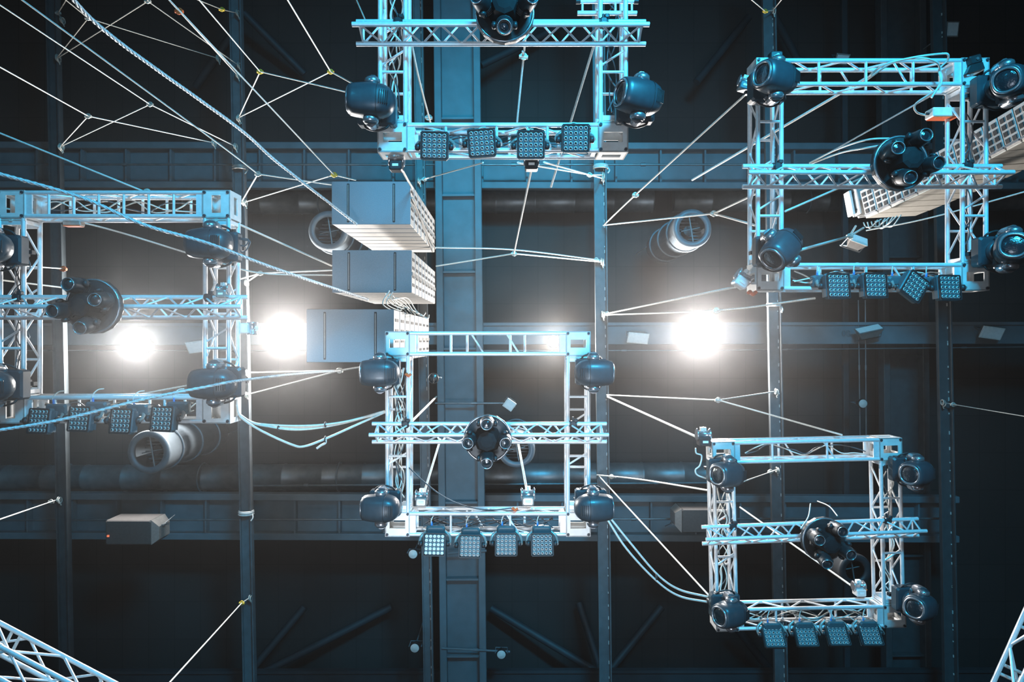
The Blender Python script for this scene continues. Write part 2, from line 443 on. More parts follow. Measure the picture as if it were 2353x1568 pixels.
FS = 2.50
def truss_frame(cx, cy, d, size, label, roll=0.0, rungs=(2, 2, 2, 2), vert=False, tilt=(0, 0), extra_up=0):
    root = empty('truss_square', P(cx, cy, d + .15), label, 'truss', 'square truss frames hung from the roof',
                 rot=(R(tilt[0]), R(tilt[1]), R(roll)))
    h = size / 2 - BS / 2
    key = 'blockv' if vert else 'block'
    def blk():
        mb = MB(); plate_block(mb, BS, .014, (.19, .10), vertical=vert)
        for x in (-1, 1):
            for y in (-1, 1):
                mb.tube((x * .126, y * .126, -.15), (x * .126, y * .126, .15), .022, 10)
        return mb
    def bolts():
        return MB().tube((0, 0, -.166), (0, 0, -.15), .015, 10)
    for x in (-1, 1):
        for y in (-1, 1):
            b = shared(key, blk, 'corner_block', 'plate', root, (x * h, y * h, 0))
            for u in (-1, 1):
                for v in (-1, 1): shared('bolt', bolts, 'bolt', 'bolt', b, (u * .125, v * .125, 0))
    L = size - 2 * BS
    for k, (x, y, rz) in enumerate(((0, -h, 0), (0, h, 0), (-h, 0, PI / 2), (h, 0, PI / 2))):
        n = rungs[k]; kk = ('sec', round(L, 3), n)
        shared(kk, lambda n=n: box_truss_mesh(L, n), 'truss_section', 'alu', root, (x, y, 0), (0, 0, rz))
    for x in (-h, h):                                   # pale connector straps with pins where sections meet the blocks
        for y in (-1, 1):
            shared('pin', lambda: MB().tube((-.15, 0, 0), (.15, 0, 0), .008, 8).box((0, 0, 0), (.03, .03, .03)), 'clamp_pin', 'knot', root, (x, y * (h - BS / 2 - .02), -.137))
    return root

def cross_truss(cx, cy, d, length, label, roll=0.0, clamps=(-1, 1)):
    """triangular truss: two back chords, one front chord"""
    root = empty('cross_truss', P(cx, cy, d), label, 'truss', 'triangular trusses clamped across the square frames', rot=(0, 0, R(roll)))
    def tri():
        mb = MB(); L = length; h = .108; zb, zf = .075, -.105
        ch = [(-h, zb), (h, zb), (0, zf)]
        for y, z in ch: mb.tube((-L / 2, y, z), (L / 2, y, z), .024, 12)
        inner = L - .14; n = 14
        for a, b in ((0, 1), (1, 2), (2, 0)):
            for k in range(n):
                x0 = -inner / 2 + inner * k / n; x1 = x0 + inner / n
                p, q = (a, b) if k % 2 else (b, a)
                mb.tube((x0, ch[p][0], ch[p][1]), (x1, ch[q][0], ch[q][1]), .0105, 8)
            for e in (-1, 1):
                mb.tube((e * inner / 2, *ch[a]), (e * inner / 2, *ch[b]), .012, 8)
        return mb
    shared(('tri', length), tri, 'truss_section', 'alu', root)
    def clamp():
        mb = MB(); mb.box((0, -.10, .085), (.07, .085, .10), bev=.01).box((.03, -.15, .06), (.05, .04, .06), bev=.008).tube((-.045, -.108, .075), (.045, -.108, .075), .036, 12).tube((0, -.19, .09), (0, -.10, .09), .012, 8)
        return mb
    for s in clamps:
        shared('clamp', clamp, 'truss_clamp', 'blackm', root, (s, 0, 0), (0, 0, 0))
    return root

# d = height of the front face of each square above the eye
FR = {'top': (1156, 77, 6.80), 'right': (1989, 408, 7.32), 'left': (279, 707, 7.30), 'mid': (1122, 994, 8.30), 'low': (1848, 1222, 8.98)}
truss_frame(*FR['top'], 2.50, 'large square aluminium truss frame cut off by the top edge', rungs=(3, 3, 3, 3))
truss_frame(*FR['right'], 2.50, 'square aluminium truss frame at upper right, lit strongly cyan', rungs=(3, 3, 3, 3))
truss_frame(*FR['left'], 2.50, 'square aluminium truss frame at far left in front of the lit floodlight', rungs=(6, 4, 3, 3), vert=True)
truss_frame(*FR['mid'], 2.50, 'square aluminium truss frame in the centre below the speaker stacks')
truss_frame(*FR['low'], 2.50, 'smallest-looking square aluminium truss frame at lower right', roll=-1.3)
cross_truss(1151, 68, 6.58, 2.82, 'lattice cross truss of the top square frame, carrying the cut-off starburst fixture')
cross_truss(2012, 402, 7.10, 2.72, 'cyan-lit lattice cross truss of the upper right square frame')
cross_truss(252, 706, 7.08, 2.82, 'lattice cross truss of the far-left square frame, running out of the left edge')
cross_truss(1124, 997, 8.08, 2.80, 'lattice cross truss of the central square frame')
cross_truss(1867, 1225, 8.76, 2.80, 'lattice cross truss of the lower right square frame, slightly tilted', roll=-2.2)
# extra pipes on the top frame
def stub(px, py, d, L, label):
    root = empty('stub_truss', P(px, py, d), label, 'truss')
    mb = MB()
    for y in (-.06, .06): mb.tube((-L / 2, y, 0), (L / 2, y, 0), .024, 12)
    for k in range(4):
        x = -L / 2 + .05 + (L - .1) * k / 3; mb.tube((x, -.06, 0), (x, .06, 0), .012, 8)
    mb.build('truss_section', 'alu', root)
    for e in (-1, 1): MB().tube((e * (L / 2 - .03), -.06, 0), (e * (L / 2 + .015), -.06, 0), .028, 12).build('end_cap', 'blackm', root)
stub(1395, 17, 6.9, .60, 'short pipe stub behind the top right corner of the top square frame')

def loose_truss(a, b, label, w=.30):
    mx, L = frame_axes(a, b)
    root = link('box_truss', None); root.matrix_world = mx; tag(root, label, 'truss')
    mb = MB(); h = w / 2
    for y in (-h, h):
        for z in (-h, h): mb.tube((0, y, z), (L, y, z), .025, 12)
    n = int(L / .38)
    for k in range(n):
        x0 = L * k / n; x1 = L * (k + 1) / n
        for z in (-h, h): mb.tube((x0, -h if k % 2 else h, z), (x1, h if k % 2 else -h, z), .014, 8)
        for y in (-h, h): mb.tube((x0, y, -h if k % 2 else h), (x1, y, h if k % 2 else -h), .014, 8)
    mb.build('truss_section', 'alu', root)
    for x in (L * .33, L * .66):
        m2 = MB()
        for z in (-h, h):
            for e in (-.05, .05): m2.tube((x + e, -h, z), (x + e, h, z), .018, 8)
        for y in (-h, h):
            m2.tube((x - .06, y, -h), (x + .06, y, -h), .031, 10)
        m2.build('joint_plate', 'plate', root)
loose_truss(P(-210, 1385, 7.2), P(430, 1720, 7.2), 'bright box truss slanting across the bottom left corner', w=.30)
loose_truss(P(2450, 1345, 7.0), P(2300, 1680, 7.0), 'sliver of box truss at the bottom right edge')

# ------------------------------------------------------------------ moving heads
def moving_head(px, py, d, pan, tilt, label, mount=0.30, brot=0.0):
    """px,py: centre of the head at height d; the base hangs from the truss above it"""
    hz = 0.36
    root = empty('moving_head_light', P(px, py, d) + Vector((0, 0, hz)), label, 'moving light', 'moving head lights on the square frames', rot=(0, 0, 0))
    def base():
        mb = MB().box((0, 0, -.075), (.37, .31, .15), bev=.02)
        mb.box((0, -.157, -.075), (.26, .012, .09), bev=.004); mb.box((0, .157, -.075), (.26, .012, .09), bev=.004)
        return mb
    b = shared('mh_base', base, 'base', 'black', root, None, (0, 0, brot))
    def handle():
        return MB().path(spline([(-.12, -.15, -.12), (-.09, -.19, -.145), (0, -.215, -.15), (.09, -.19, -.145), (.12, -.15, -.12)], 5), .011, 8)
    shared('mh_handle', handle, 'handle', 'blackm', b); shared('mh_handle', handle, 'handle', 'blackm', b, None, (0, 0, PI))
    shared('mh_clamp', lambda: MB().box((-.11, 0, .035), (.05, .10, .09), bev=.008).box((.11, 0, .035), (.05, .10, .09), bev=.008).box((0, 0, .055), (.37, .04, .06)), 'hook_clamp', 'blackm', root)
    def yoke():
        mb = MB().lathe([(-.19, .10), (-.175, .125), (-.15, .125)], 24, Matrix.Rotation(-PI / 2, 4, 'Y'))
        mb.box((0, 0, -.19), (.13, .34, .05), bev=.02)
        return mb
    y = shared('mh_yoke', yoke, 'yoke', 'black', root, None, (0, 0, pan))
    def arm():
        mb = MB()
        prof = [(-.05, .045), (-.045, .068), (-.02, .075), (.015, .073), (.03, .062), (.034, .035)]
        mx = Matrix.Translation((0, .185, -hz)) @ Matrix.Rotation(PI / 2, 4, 'Z')
        mb.lathe([(q[0] * .75, q[1]) for q in prof], 20, mx)
        mb.path([(0, .165, -.19), (0, .18, -.24), (0, .185, -hz)], [.05, .058, .06], 12)
        return mb
    shared('mh_arm', arm, 'yoke_arm', 'chrome', y); shared('mh_arm', arm, 'yoke_arm', 'chrome', y, None, (0, 0, PI))
    def cap():
        mx = Matrix.Translation((0, .206, -hz)) @ Matrix.Rotation(PI / 2, 4, 'Z')
        return MB().lathe([(0, .060), (.010, .056), (.018, .04), (.021, .01)], 18, mx)
    shared('mh_cap', cap, 'arm_cap', 'black', y); shared('mh_cap', cap, 'arm_cap', 'black', y, None, (0, 0, PI))
    def head():
        prof = [(-.19, .10), (-.205, .125), (-.20, .138), (-.15, .148), (-.06, .157), (.04, .158), (.10, .15), (.15, .132), (.19, .10), (.215, .06), (.222, .02)]
        return MB().lathe(prof, 32, power=2.6)
    hd = shared('mh_head', head, 'head', 'black', root, (0, 0, -hz), (0, -tilt, pan))
    def seam():
        mb = MB()
        for x in (.07,):
            pts = []
            for i in range(33):
                a = 2 * PI * i / 32; c, q = math.cos(a), math.sin(a); e = 2 / 2.6
                pts.append((x, math.copysign(abs(c) ** e, c) * .1585, math.copysign(abs(q) ** e, q) * .1585))
            mb.path(pts, .0025, 5)
        return mb
    shared('mh_seam', seam, 'seam', 'blackm', hd)
    shared('mh_bezel', lambda: MB().lathe([(-.212, .100), (-.222, .112), (-.214, .126), (-.200, .128), (-.200, .10)], 28, closed=True, power=2.3), 'bezel', 'chrome', hd)
    shared('mh_lens', lambda: MB().lathe([(-.196, .104), (-.206, .085), (-.212, .05), (-.214, .012)], 24), 'lens', 'glass', hd)
    def grille():
        mb = MB()
        for k in range(5):
            x = .10 + .018 * k; mb.box((x, 0, -(.152 - .006 * k)), (.007, .12, .012))
        return mb
    shared('mh_grille', grille, 'vent_grille', 'blackm', hd)
    return root
# (px, py) of head centre, height of head, pan (lens direction), tilt towards the viewer
c, t_, r_, l_, w_ = 8.30, 6.80, 7.32, 7.30, 8.98
mh = [(873, 857, c - .42, 0.0, 0.10, 'moving light at the top left corner of the central square frame'),
      (1364, 857, c - .42, PI, -0.1, 'moving light at the top right corner of the central square frame'),
      (876, 1168, c - .42, 0.0, -0.15, 'moving light at the bottom left corner of the central square frame, silver arm showing'),
      (1363, 1167, c - .42, PI, -0.15, 'moving light at the bottom right corner of the central square frame, silver arm showing'),
      (854, 232, t_ - .42, 0.05, 0.0, 'cyan-topped moving light on the left side of the top square frame'),
      (1470, 224, t_ - .42, 0.10, 0.35, 'cyan-topped moving light on the right side of the top square frame, lens turned left'),
      (1785, 180, r_ - .42, 0.05, 0.45, 'cyan-lit moving light at the top left corner of the upper right square frame'),
      (1797, 570, r_ - .42, -0.75, 0.45, 'moving light at the bottom left of the upper right square frame, turned diagonally'),
      (2322, 188, r_ - .42, -0.25, 0.75, 'dark moving light beyond the top right corner of the upper right square frame'),
      (2325, 572, r_ - .42, 0.10, 1.00, 'dark moving light beyond the bottom right corner of the upper right square frame'),
      (484, 560, l_ - .42, 0.0, -0.15, 'moving light at the upper right corner of the far-left square frame, crossed by a rope'),
      (492, 882, l_ - .42, 0.0, -0.05, 'moving light at the lower right corner of the far-left square frame'),
      (-30, 568, l_ - .42, 0.0, 0.3, 'moving light cut off by the left edge, upper one'),
      (-26, 888, l_ - .42, 0.0, 0.3, 'moving light cut off by the left edge, lower one'),
      (1674, 1090, w_ - .42, 0.05, 0.55, 'moving light at the top left corner of the lower right square frame'),
      (2108, 1087, w_ - .42, 0.02, 0.60, 'moving light off the top right corner of the lower right square frame'),
      (1680, 1410, w_ - .42, 0.0, 0.50, 'moving light at the bottom left corner of the lower right square frame'),
      (2116, 1394, w_ - .42, 0.15, 0.65, 'moving light off the bottom right corner of the lower right square frame')]
for a in mh: moving_head(*a)

# ------------------------------------------------------------------ LED panels, 5 x 5 lenses
def led_panel(px, py, d, label, roll=0.0, tilt=0.0, yaw=0.0, back=(0, -.13, .16), clear=False):
    root = empty('led_blinder', P(px, py, d), label, 'LED panel', 'square 25-lens LED panels under the truss squares')
    def hous():
        mb = MB().box((0, 0, .045), (.272, .272, .085), bev=.022)
        for k in range(7): mb.box((-.11 + .0367 * k, 0, .1), (.012, .22, .035))
        return mb
    rot = (tilt, yaw, roll)
    h = shared('led_house', hous, 'housing', 'panel', root, None, rot)
    shared('led_rim', lambda: MB().box((0, -.128, -.002), (.25, .012, .012)).box((0, .128, -.002), (.25, .012, .012)).box((-.128, 0, -.002), (.012, .25, .012)).box((.128, 0, -.002), (.012, .25, .012)), 'rim', 'blackm', h)
    def lens():
        return MB().lathe([(0, .0185), (.006, .0185), (.009, .0125), (.007, .009), (.004, .005)], 12, Matrix.Rotation(PI / 2, 4, 'Y'))
    if 'lens' not in CACHE:
        for kk, mm in (('lens', 'led'), ('lensc', 'ledc')):
            me = lens().mesh('lens'); me.materials.append(M[mm]); me.materials.append(M['glass'])
            for p in me.polygons:
                c_ = p.center; rr_ = math.hypot(c_.x, c_.y)
                if rr_ < (.0125 if kk == 'lens' else .006): p.material_index = 1
            CACHE[kk] = me
    for i in range(5):
        for j in range(5):
            shared('lensc' if clear else 'lens', lens, 'lens', 'ledc' if clear else 'led', h, ((i - 2) * .048, (j - 2) * .048, .003))
    def knob(): return MB().lathe([(-.03, .02), (-.02, .034), (.012, .036), (.02, .02)], 14)
    for s in (-1, 1):
        shared('led_knob', knob, 'pivot_knob', 'blackm', root, (s * .163, 0, .05))
        shared('led_arm%d' % s, lambda s=s: MB().path(spline([(s * .178, 0, .03), (s * .182, -.02, .09), (s * .165, -.07, .14), (s * .10, -.12, .165)], 4), .02, 8), 'yoke_arm', 'bracket', root)
    bx, by, bz = back
    shared('led_base', lambda: MB().box((0, 0, 0), (.23, .13, .10), bev=.018).box((0, 0, .055), (.16, .09, .02)), 'base', 'panel', root, (bx, by, bz))
    shared('led_clamp', lambda: MB().box((0, 0, .07), (.05, .06, .06), bev=.008).tube((-.03, 0, .10), (.03, 0, .10), .03, 10), 'hook_clamp', 'blackm', root, (bx, by, bz))
    def tail(): return MB().path(spline([(-.05, -.05, 0), (-.055, -.13, -.01), (-.02, -.19, .03), (.03, -.2, .06)], 5), .006, 6)
    shared('led_tail', tail, 'power_lead', 'cable', root, (bx, by, bz))
    shared('led_plug', lambda: MB().tube((-.052, -.11, -.005), (-.05, -.06, 0), .012, 8), 'plug', 'bluetape', root, (bx, by, bz))
    return root
ordn = ['leftmost', 'second from left', 'third from left', 'rightmost']
sets = [('central', [(998, 1252), (1080, 1256), (1163, 1252), (1246, 1252)], c - .14, dict(tilt=R(-14), back=(0, -.12, .17))),
        ('top', [(998, 335), (1107, 329), (1220, 333), (1323, 318)], t_ - .22, dict(tilt=R(10), back=(0, -.02, .17))),
        ('upper right', [(1927, 657), (2013, 656), (2103, 659), (2183, 661)], r_ - .17, dict(tilt=R(-5), yaw=R(-12), back=(-.10, -.06, .17))),
        ('far-left', [(88, 968), (181, 963), (277, 968), (371, 963)], l_ - .16, dict(tilt=R(-8), yaw=R(15), back=(.10, -.10, .17))),
        ('lower right', [(1779, 1463), (1853, 1461), (1926, 1459), (2001, 1459)], w_ - .12, dict(tilt=R(-38), back=(0, -.08, .10)))]
for nm, pts, d, kw in sets:
    for k, (x, y) in enumerate(pts):
        q = dict(kw)
        if nm == 'upper right' and k == 2: q['roll'] = R(33)
        if nm == 'central': q['roll'] = R((1, 1, 0, -1)[k])
        if nm == 'top': q['roll'] = R((2, -4, 0, 0)[k])
        if nm == 'central' and k == 0: q['clear'] = True
        extra = ', turned diagonally' if 'roll' in q and abs(q['roll']) > .3 else (', with the palest lenses' if q.get('clear') else '')
        led_panel(x, y, d, '%s LED panel of the four on the %s square frame%s' % (ordn[k], nm, extra), **q)

# ------------------------------------------------------------------ starburst fixtures
def starburst(px, py, d, label, roll=0.0, heads=None):
    """round base hung under the cross truss, four barrel heads on yokes pointing down"""
    root = empty('starburst_light', P(px, py, d), label, 'multi-head light', 'four-headed starburst fixtures', rot=(0, 0, roll))
    down = Matrix.Rotation(PI / 2, 4, 'Y')             # lathe axis +X -> -Z
    def base():
        mb = MB().lathe([(-.02, .20), (0, .262), (.03, .275), (.075, .275), (.095, .25), (.10, .20)], 16, down, flat=True)
        return mb
    shared('sb_base', base, 'base', 'blackm', root)
    shared('sb_rim', lambda: MB().ring((0, 0, -.09), .262, .012, 'Z', 32, 6), 'rim', 'chrome', root)
    shared('sb_hub', lambda: MB().lathe([(.08, .17), (.12, .155), (.24, .125), (.30, .11), (.315, .07), (.32, .01)], 8, down, flat=True), 'hub', 'hub', root)
    shared('sb_clamp', lambda: MB().box((-.12, 0, .075), (.05, .12, .17), bev=.01).box((.12, 0, .075), (.05, .12, .17), bev=.01), 'hook_clamp', 'blackm', root)
    hs = heads or [(-90, 0, -5), (0, 5, 10), (90, 8, 20), (180, 5, 10)]
    def barrel():
        return MB().lathe([(-.13, .02), (-.125, .05), (-.10, .072), (-.02, .08), (.06, .078), (.10, .070), (.135, .062), (.135, .05), (.12, .05)], 20)
    def lens(): return MB().lathe([(.118, .05), (.126, .03), (.130, .005)], 18)
    def ring(): return MB().lathe([(.125, .054), (.140, .056), (.142, .062), (.13, .064)], 22, closed=True)
    def fork():
        mb = MB()
        for s in (-1, 1):
            mb.lathe([(-.02, .02), (-.012, .034), (.012, .034), (.02, .018)], 14, Matrix.Translation((0, s * .095, 0)) @ Matrix.Rotation(PI / 2, 4, 'Z'))
            mb.path([(0, s * .095, 0), (-.05, s * .09, .0), (-.10, s * .06, 0), (-.13, 0, 0)], .02, 8)
        return mb
    def fin():
        mb = MB()
        for k in range(4): mb.ring((-.085 + .022 * k, 0, 0), .078, .006, 'X', 18, 5)
        return mb
    for k, (az, lean, twist) in enumerate(hs):
        a = R(az); rad = .195
        loc = Vector((math.cos(a) * rad, math.sin(a) * rad, -.26))
        out = Vector((math.cos(a), math.sin(a), 0))
        axis = (Vector((0, 0, -1)) * math.cos(R(lean)) + out * math.sin(R(lean)) + Vector((0, .35, 0)) * math.sin(R(twist))).normalized()
        side = Vector((0, 0, 1)).cross(out).normalized(); side = (side - axis * side.dot(axis)).normalized()
        mx = Matrix((axis, side, axis.cross(side))).transposed()
        e = mx.to_euler()
        hd = shared('sb_barrel', barrel, 'head', 'blackm', root, loc, e)
        shared('sb_lens', lens, 'lens', 'glass', hd); shared('sb_ring', ring, 'lens_ring', 'chrome', hd); shared('sb_fin', fin, 'cooling_fins', 'blackm', hd)
        shared('sb_fork', fork, 'yoke', 'blackm', root, loc, e)
    return root
starburst(1121, 1006, c - .46, 'starburst light with four heads at the centre of the central square frame')
starburst(1160, 40, t_ - .46, 'starburst light cut off by the top edge above the top square frame', heads=[(90, 25, 15), (-90, 10, 0), (0, 20, 0), (180, 20, 0)])
starburst(2058, 380, r_ - .46, 'starburst light left of centre on the upper right cross truss, all black from below', roll=R(20))
starburst(226, 705, l_ - .46, 'starburst light on the far-left cross truss, silhouetted', roll=R(-15))
starburst(1886, 1236, w_ - .46, 'starburst light with warm-lit left head on the lower right cross truss', roll=R(25))

# ------------------------------------------------------------------ speakers
ORD = ['lowest', 'second lowest', 'third', 'fourth', 'fifth', 'sixth', 'seventh', 'eighth', 'ninth', 'tenth', 'eleventh', 'twelfth', 'thirteenth', 'fourteenth', 'fifteenth', 'sixteenth']
def sub_stack(x0, y0, x1, y1, d0, d1, n, where):
    """stack of bass cabinets hung one over the other; (x0,y0)-(x1,y1) is the underside of the lowest"""
    a, b = P(x0, y0, d0), P(x1, y1, d0); w, h = b.x - a.x, b.y - a.y; cxy = (a + b) / 2
    H = (d1 - d0) / n; t = H - .012
    key = ('sub', round(w, 3), round(h, 3), round(t, 3))
    def body(): return MB().box((0, 0, 0), (w, h, t), bev=.012)
    for k in range(n):
        nm = 'bass cabinet, %s in the %s' % (ORD[k] + ('' if k < 2 else ' from the bottom'), where)
        root = empty('bass_speaker', cxy + Vector((0, 0, (k + .5) * H)), nm, 'speaker', 'bass cabinets in the ' + where)
        shared(key + ('u',), lambda: MB().box((0, 0, -t / 2 + .01), (w, h, .02), bev=.006), 'bottom_panel', 'sub', root)
        shared(key, lambda: MB().box((0, 0, .01), (w - .006, h - .006, t - .02), bev=.008), 'body', 'subside', root)
        def slots():
            mb = MB()
            for y in (-.30, -.1, .1, .3): mb.box((w / 2 - .001, y * h, 0), (.008, .035 * 1.2, t * .55))
            return mb
        shared(key + ('s',), slots, 'port_slot', 'dark', root)
        shared(key + ('h',), lambda: MB().box((-w / 2, h * .28, 0), (.02, .1, t * .3)).box((w / 2, h * .05, 0), (.02, .05, t * .9)), 'rigging_bar', 'bracket', root)
        if k == 0:
            for x in (-.29, .29):
                MB().box((x * w, 0, -t / 2 - .002), (.035, h * .9, .012), bev=.005).build('skid_rail', 'blackm', root)
                MB().box((x * w, 0, -t / 2 - .010), (.012, h * .84, .010)).build('skid_groove', 'bracket', root)
sub_stack(762, 417, 943, 516, 9.75, 12.85, 8, 'upper left speaker stack')
sub_stack(763, 575, 946, 673, 9.75, 12.75, 8, 'middle left speaker stack')
sub_stack(704, 711, 905, 833, 9.05, 12.9, 8, 'lowest speaker stack behind the central square frame')

def line_array():
    n = 14
    def at(t): return P(1988 + 400 * t * (1 + .18 * t), 500 - 168 * t - 70 * t * t, 11.4 - 3.3 * t)
    for k in range(n):
        p, q = at(k / n), at((k + 1) / n)
        H = (q - p).length; z = (p - q).normalized(); x = Vector((math.cos(R(-9)), math.sin(R(-9)), 0)); x = (x - z * x.dot(z)).normalized()
        mx = Matrix((x, z.cross(x), z)).transposed()
        root = empty('line_array_speaker', (p + q) / 2, ('line array cabinet at right, %s down from the top of the array' % ORD[k].replace('second lowest', 'second')) if k else 'topmost line array cabinet at right, above the hanging floodlight',
                     'speaker', 'line array cabinets at right', rot=mx.to_euler())
        root.scale = (1, 1, H / .27)
        w, h, t = 1.15, .46, .27                        # width (+X), depth (-Y), height
        shared('la_body', lambda: MB().box((w / 2, -h / 2, 0), (w, h, t - .012), bev=.008), 'body', 'arraygrey', root)
        shared('la_front', lambda: MB().box((w / 2, .008, 0), (w - .01, .02, t - .008), bev=.004), 'grille', 'cream', root)
        def holes():
            mb = MB()
            for i in range(4):
                for j in (-1, 1): mb.box((-.002, -.09 - .095 * i, j * .060), (.02, .062, .068))
            return mb
        shared('la_holes', holes, 'vent_grille', 'dark', root)
        shared('la_pin', lambda: MB().box((-.012, -.03, 0), (.03, .025, t * .9)).tube((-.03, -.03, .03), (.01, -.03, .03), .014, 8), 'rigging_plate', 'chrome', root)
    f = empty('array_flying_frame', P(1964, 497, 11.75), 'pale steel flying frame at the upper left end of the line array', 'rigging', rot=(R(-3), R(4), R(-9)))
    MB().box((.55, -.22, 0), (1.15, .46, .05)).box((0, -.22, -.10), (.03, .46, .30), bev=.01).build('plate', 'arraygrey', f)
    MB().box((-.06, -.22, -.02), (.05, .42, .22), bev=.01).build('end_bar', 'white', f)
    for y in (-.38, -.08): MB().box((-.02, y, -.12), (.02, .03, .09)).build('slot', 'dark', f)
    MB().tube((.1, .0, .1), (1.1, .02, .12), .03, 10).build('spreader_tube', 'plate', f)
line_array()

def box_speaker(px, py, d, flip, label):
    root = empty('wall_speaker', P(px, py, d), label, 'speaker', rot=(0, 0, PI if flip else 0))
    MB().box((-.15, 0, 0), (.86, .46, .5), bev=.02).build('body', 'brown', root)
    MB().add([(.28, -.23, -.25), (.28, .23, -.25), (.28, .23, .25), (.28, -.23, .25), (.40, -.10, -.2), (.40, .14, -.2), (.40, .14, .2), (.40, -.10, .2)],
             [(0, 1, 2, 3), (4, 7, 6, 5), (0, 4, 5, 1), (1, 5, 6, 2), (2, 6, 7, 3), (3, 7, 4, 0)]).build('sloped_side', 'bracket', root)
    MB().box((-.52, .06, -.26), (.035, .035, .02)).build('indicator_light', 'redled', root)
    MB().box((.42, -.1, -.05), (.05, .03, .12)).tube((.40, -.1, 0), (.50, -.22, .2), .01, 8).tube((0, 0, .25), (0, 0, .7), .03, 10).build('bracket', 'galv', root)
box_speaker(330, 1216, 13.0, False, 'brown box speaker mounted on the lower left girder')
box_speaker(1592, 1190, 13.4, True, 'brown box speaker left of the lower right square frame')

# ------------------------------------------------------------------ floodlights
def lit_flood(px, py, d, r, power, col, label):
    root = empty('high_bay_floodlight', P(px, py, d), label, 'floodlight')
    up = Matrix.Rotation(-PI / 2, 4, 'Y')
    MB().lathe([(0, r), (.02, r + .02), (.06, r + .01), (.2, r * .6), (.28, .1), (.42, .08), (.44, .02)], 24, up).build('reflector', 'galv', root)
    MB().lathe([(-.012, r - .01), (-.004, r - .01)], 24, up).build('lit_lens', 'lamp', root)
    MB().tube((0, 0, .4), (0, 0, 14.15 - d + .1 if 14.15 - d + .1 > .45 else .5), .02, 8).build('hanger', 'steel', root)
    l = bpy.data.lights.new('floodlight_lamp', 'SPOT'); l.energy = power; l.color = col; l.spot_size = R(178); l.spot_blend = .15
    l.shadow_soft_size = r * .6
    o = bpy.data.objects.new('floodlight_lamp', l); COL.objects.link(o); o.parent = root; o.location = (0, 0, -.16)
lit_flood(322, 792, 13.6, .20, 1500, (1.0, .99, .97), 'lit floodlight behind the far-left square frame')
lit_flood(662, 772, 13.6, .24, 2300, (1.0, .97, .94), 'lit floodlight glaring left of the lowest speaker stack')
lit_flood(1272, 786, 13.6, .11, 850, (1.0, .93, .86), 'smallest lit floodlight, behind the top bar of the central square frame')
lit_flood(1602, 768, 13.6, .24, 2500, (1.0, .95, .92), 'largest lit floodlight, right of the central purlin')

def stem(root, d, start, rot, top):
    m = Euler(rot).to_matrix().inverted(); v = m @ Vector((0, 0, top - d))
    MB().tube((0, 0, start), v, .014, 8).build('hanger_stem', 'steel', root)
def flood(px, py, d, roll, tilt, label, size=(.34, .26), m='white', top=14.03):
    root = empty('floodlight', P(px, py, d), label, 'floodlight', rot=(tilt, 0, roll))
    stem(root, d, .15, (tilt, 0, roll), top)
    w, h = size
    MB().add([(-w / 2, -h / 2, 0), (w / 2, -h / 2, 0), (w / 2, h / 2, 0), (-w / 2, h / 2, 0), (-w / 3, -h / 3, .16), (w / 3, -h / 3, .16), (w / 3, h / 3, .16), (-w / 3, h / 3, .16)],
             [(0, 1, 2, 3), (4, 7, 6, 5), (0, 4, 5, 1), (1, 5, 6, 2), (2, 6, 7, 3), (3, 7, 4, 0)]).build('housing', 'bracket', root)
    MB().box((0, 0, -.012), (w + .02, h + .02, .02), bev=.006).build('frame', m, root)
    MB().box((0, 0, -.026), (w - .03, h - .03, .008)).build('glass', 'label', root)
    MB().path([(-w / 2 - .02, 0, .03), (-w / 2 - .02, 0, .22), (w / 2 + .02, 0, .22), (w / 2 + .02, 0, .03)], .012, 6).build('bracket', 'galv', root)
    return root
flood(2278, 765, 13.7, R(8), R(25), 'unlit square floodlight on the flat beam at far right', (.42, .24))
flood(1996, 758, 13.7, R(-12), R(-60), 'unlit floodlight seen edge-on under the upper right square frame', (.5, .2), 'galv')
flood(1466, 777, 13.7, R(5), R(30), 'unlit floodlight left of the largest lit one', (.40, .22))
flood(452, 797, 13.7, R(-8), R(30), 'unlit floodlight behind the right column of the far-left square frame', (.36, .24))
flood(1972, 552, 11.0, R(20), R(-35), 'small white floodlight hanging below the line array', (.28, .15), top=11.6)
flood(1171, 930, 13.4, R(35), R(20), 'small pale square floodlight on an arm over the widest girder', (.19, .19), top=13.66)
pipe([P(1000, 927, 13.66), P(1178, 927, 13.66)], .02, 'horizontal arm holding the small pale floodlight over the widest girder')
flood(2187, 68, 14.0, 0, R(10), 'dim unlit floodlight in the upper right corner', (.24, .28), 'bracket', top=16.28)
flood(1934, 136, 14.0, R(5), R(40), 'dim unlit floodlight above the upper right square frame', (.26, .2), 'bracket', top=16.28)

def par(px, py, d, label, r=.09, m='white', top=16.28):
    root = empty('round_spotlight', P(px, py, d), label, 'spotlight')
    stem(root, d, .32, (0, 0, 0), top)
    up = Matrix.Rotation(-PI / 2, 4, 'Y')
    MB().lathe([(0, r), (.02, r + .012), (.16, r * .8), (.24, r * .45), (.25, .01)], 20, up).build('housing', 'blackm', root)
    MB().lathe([(-.02, .01), (-.012, r * .7), (.002, r * .97)], 20, up).build('lens', m, root)
    MB().path([(-r - .03, 0, .08), (-r - .03, 0, .32), (r + .03, 0, .32), (r + .03, 0, .08)], .012, 6).build('bracket', 'steel', root)
par(949, 1274, 13.2, 'round spotlight below the bottom left corner of the central square frame')
par(953, 1490, 13.2, 'round spotlight at the bottom, left of the widest girder')
par(1152, 1505, 13.5, 'round spotlight at the bottom, right of the widest girder', top=13.68)
par(1983, 928, 13.8, 'round spotlight beside the two thin conduits at right', top=14.0)
par(996, 870, 12.6, 'dark round spotlight near the upper left of the central square frame', m='glass', top=13.75)
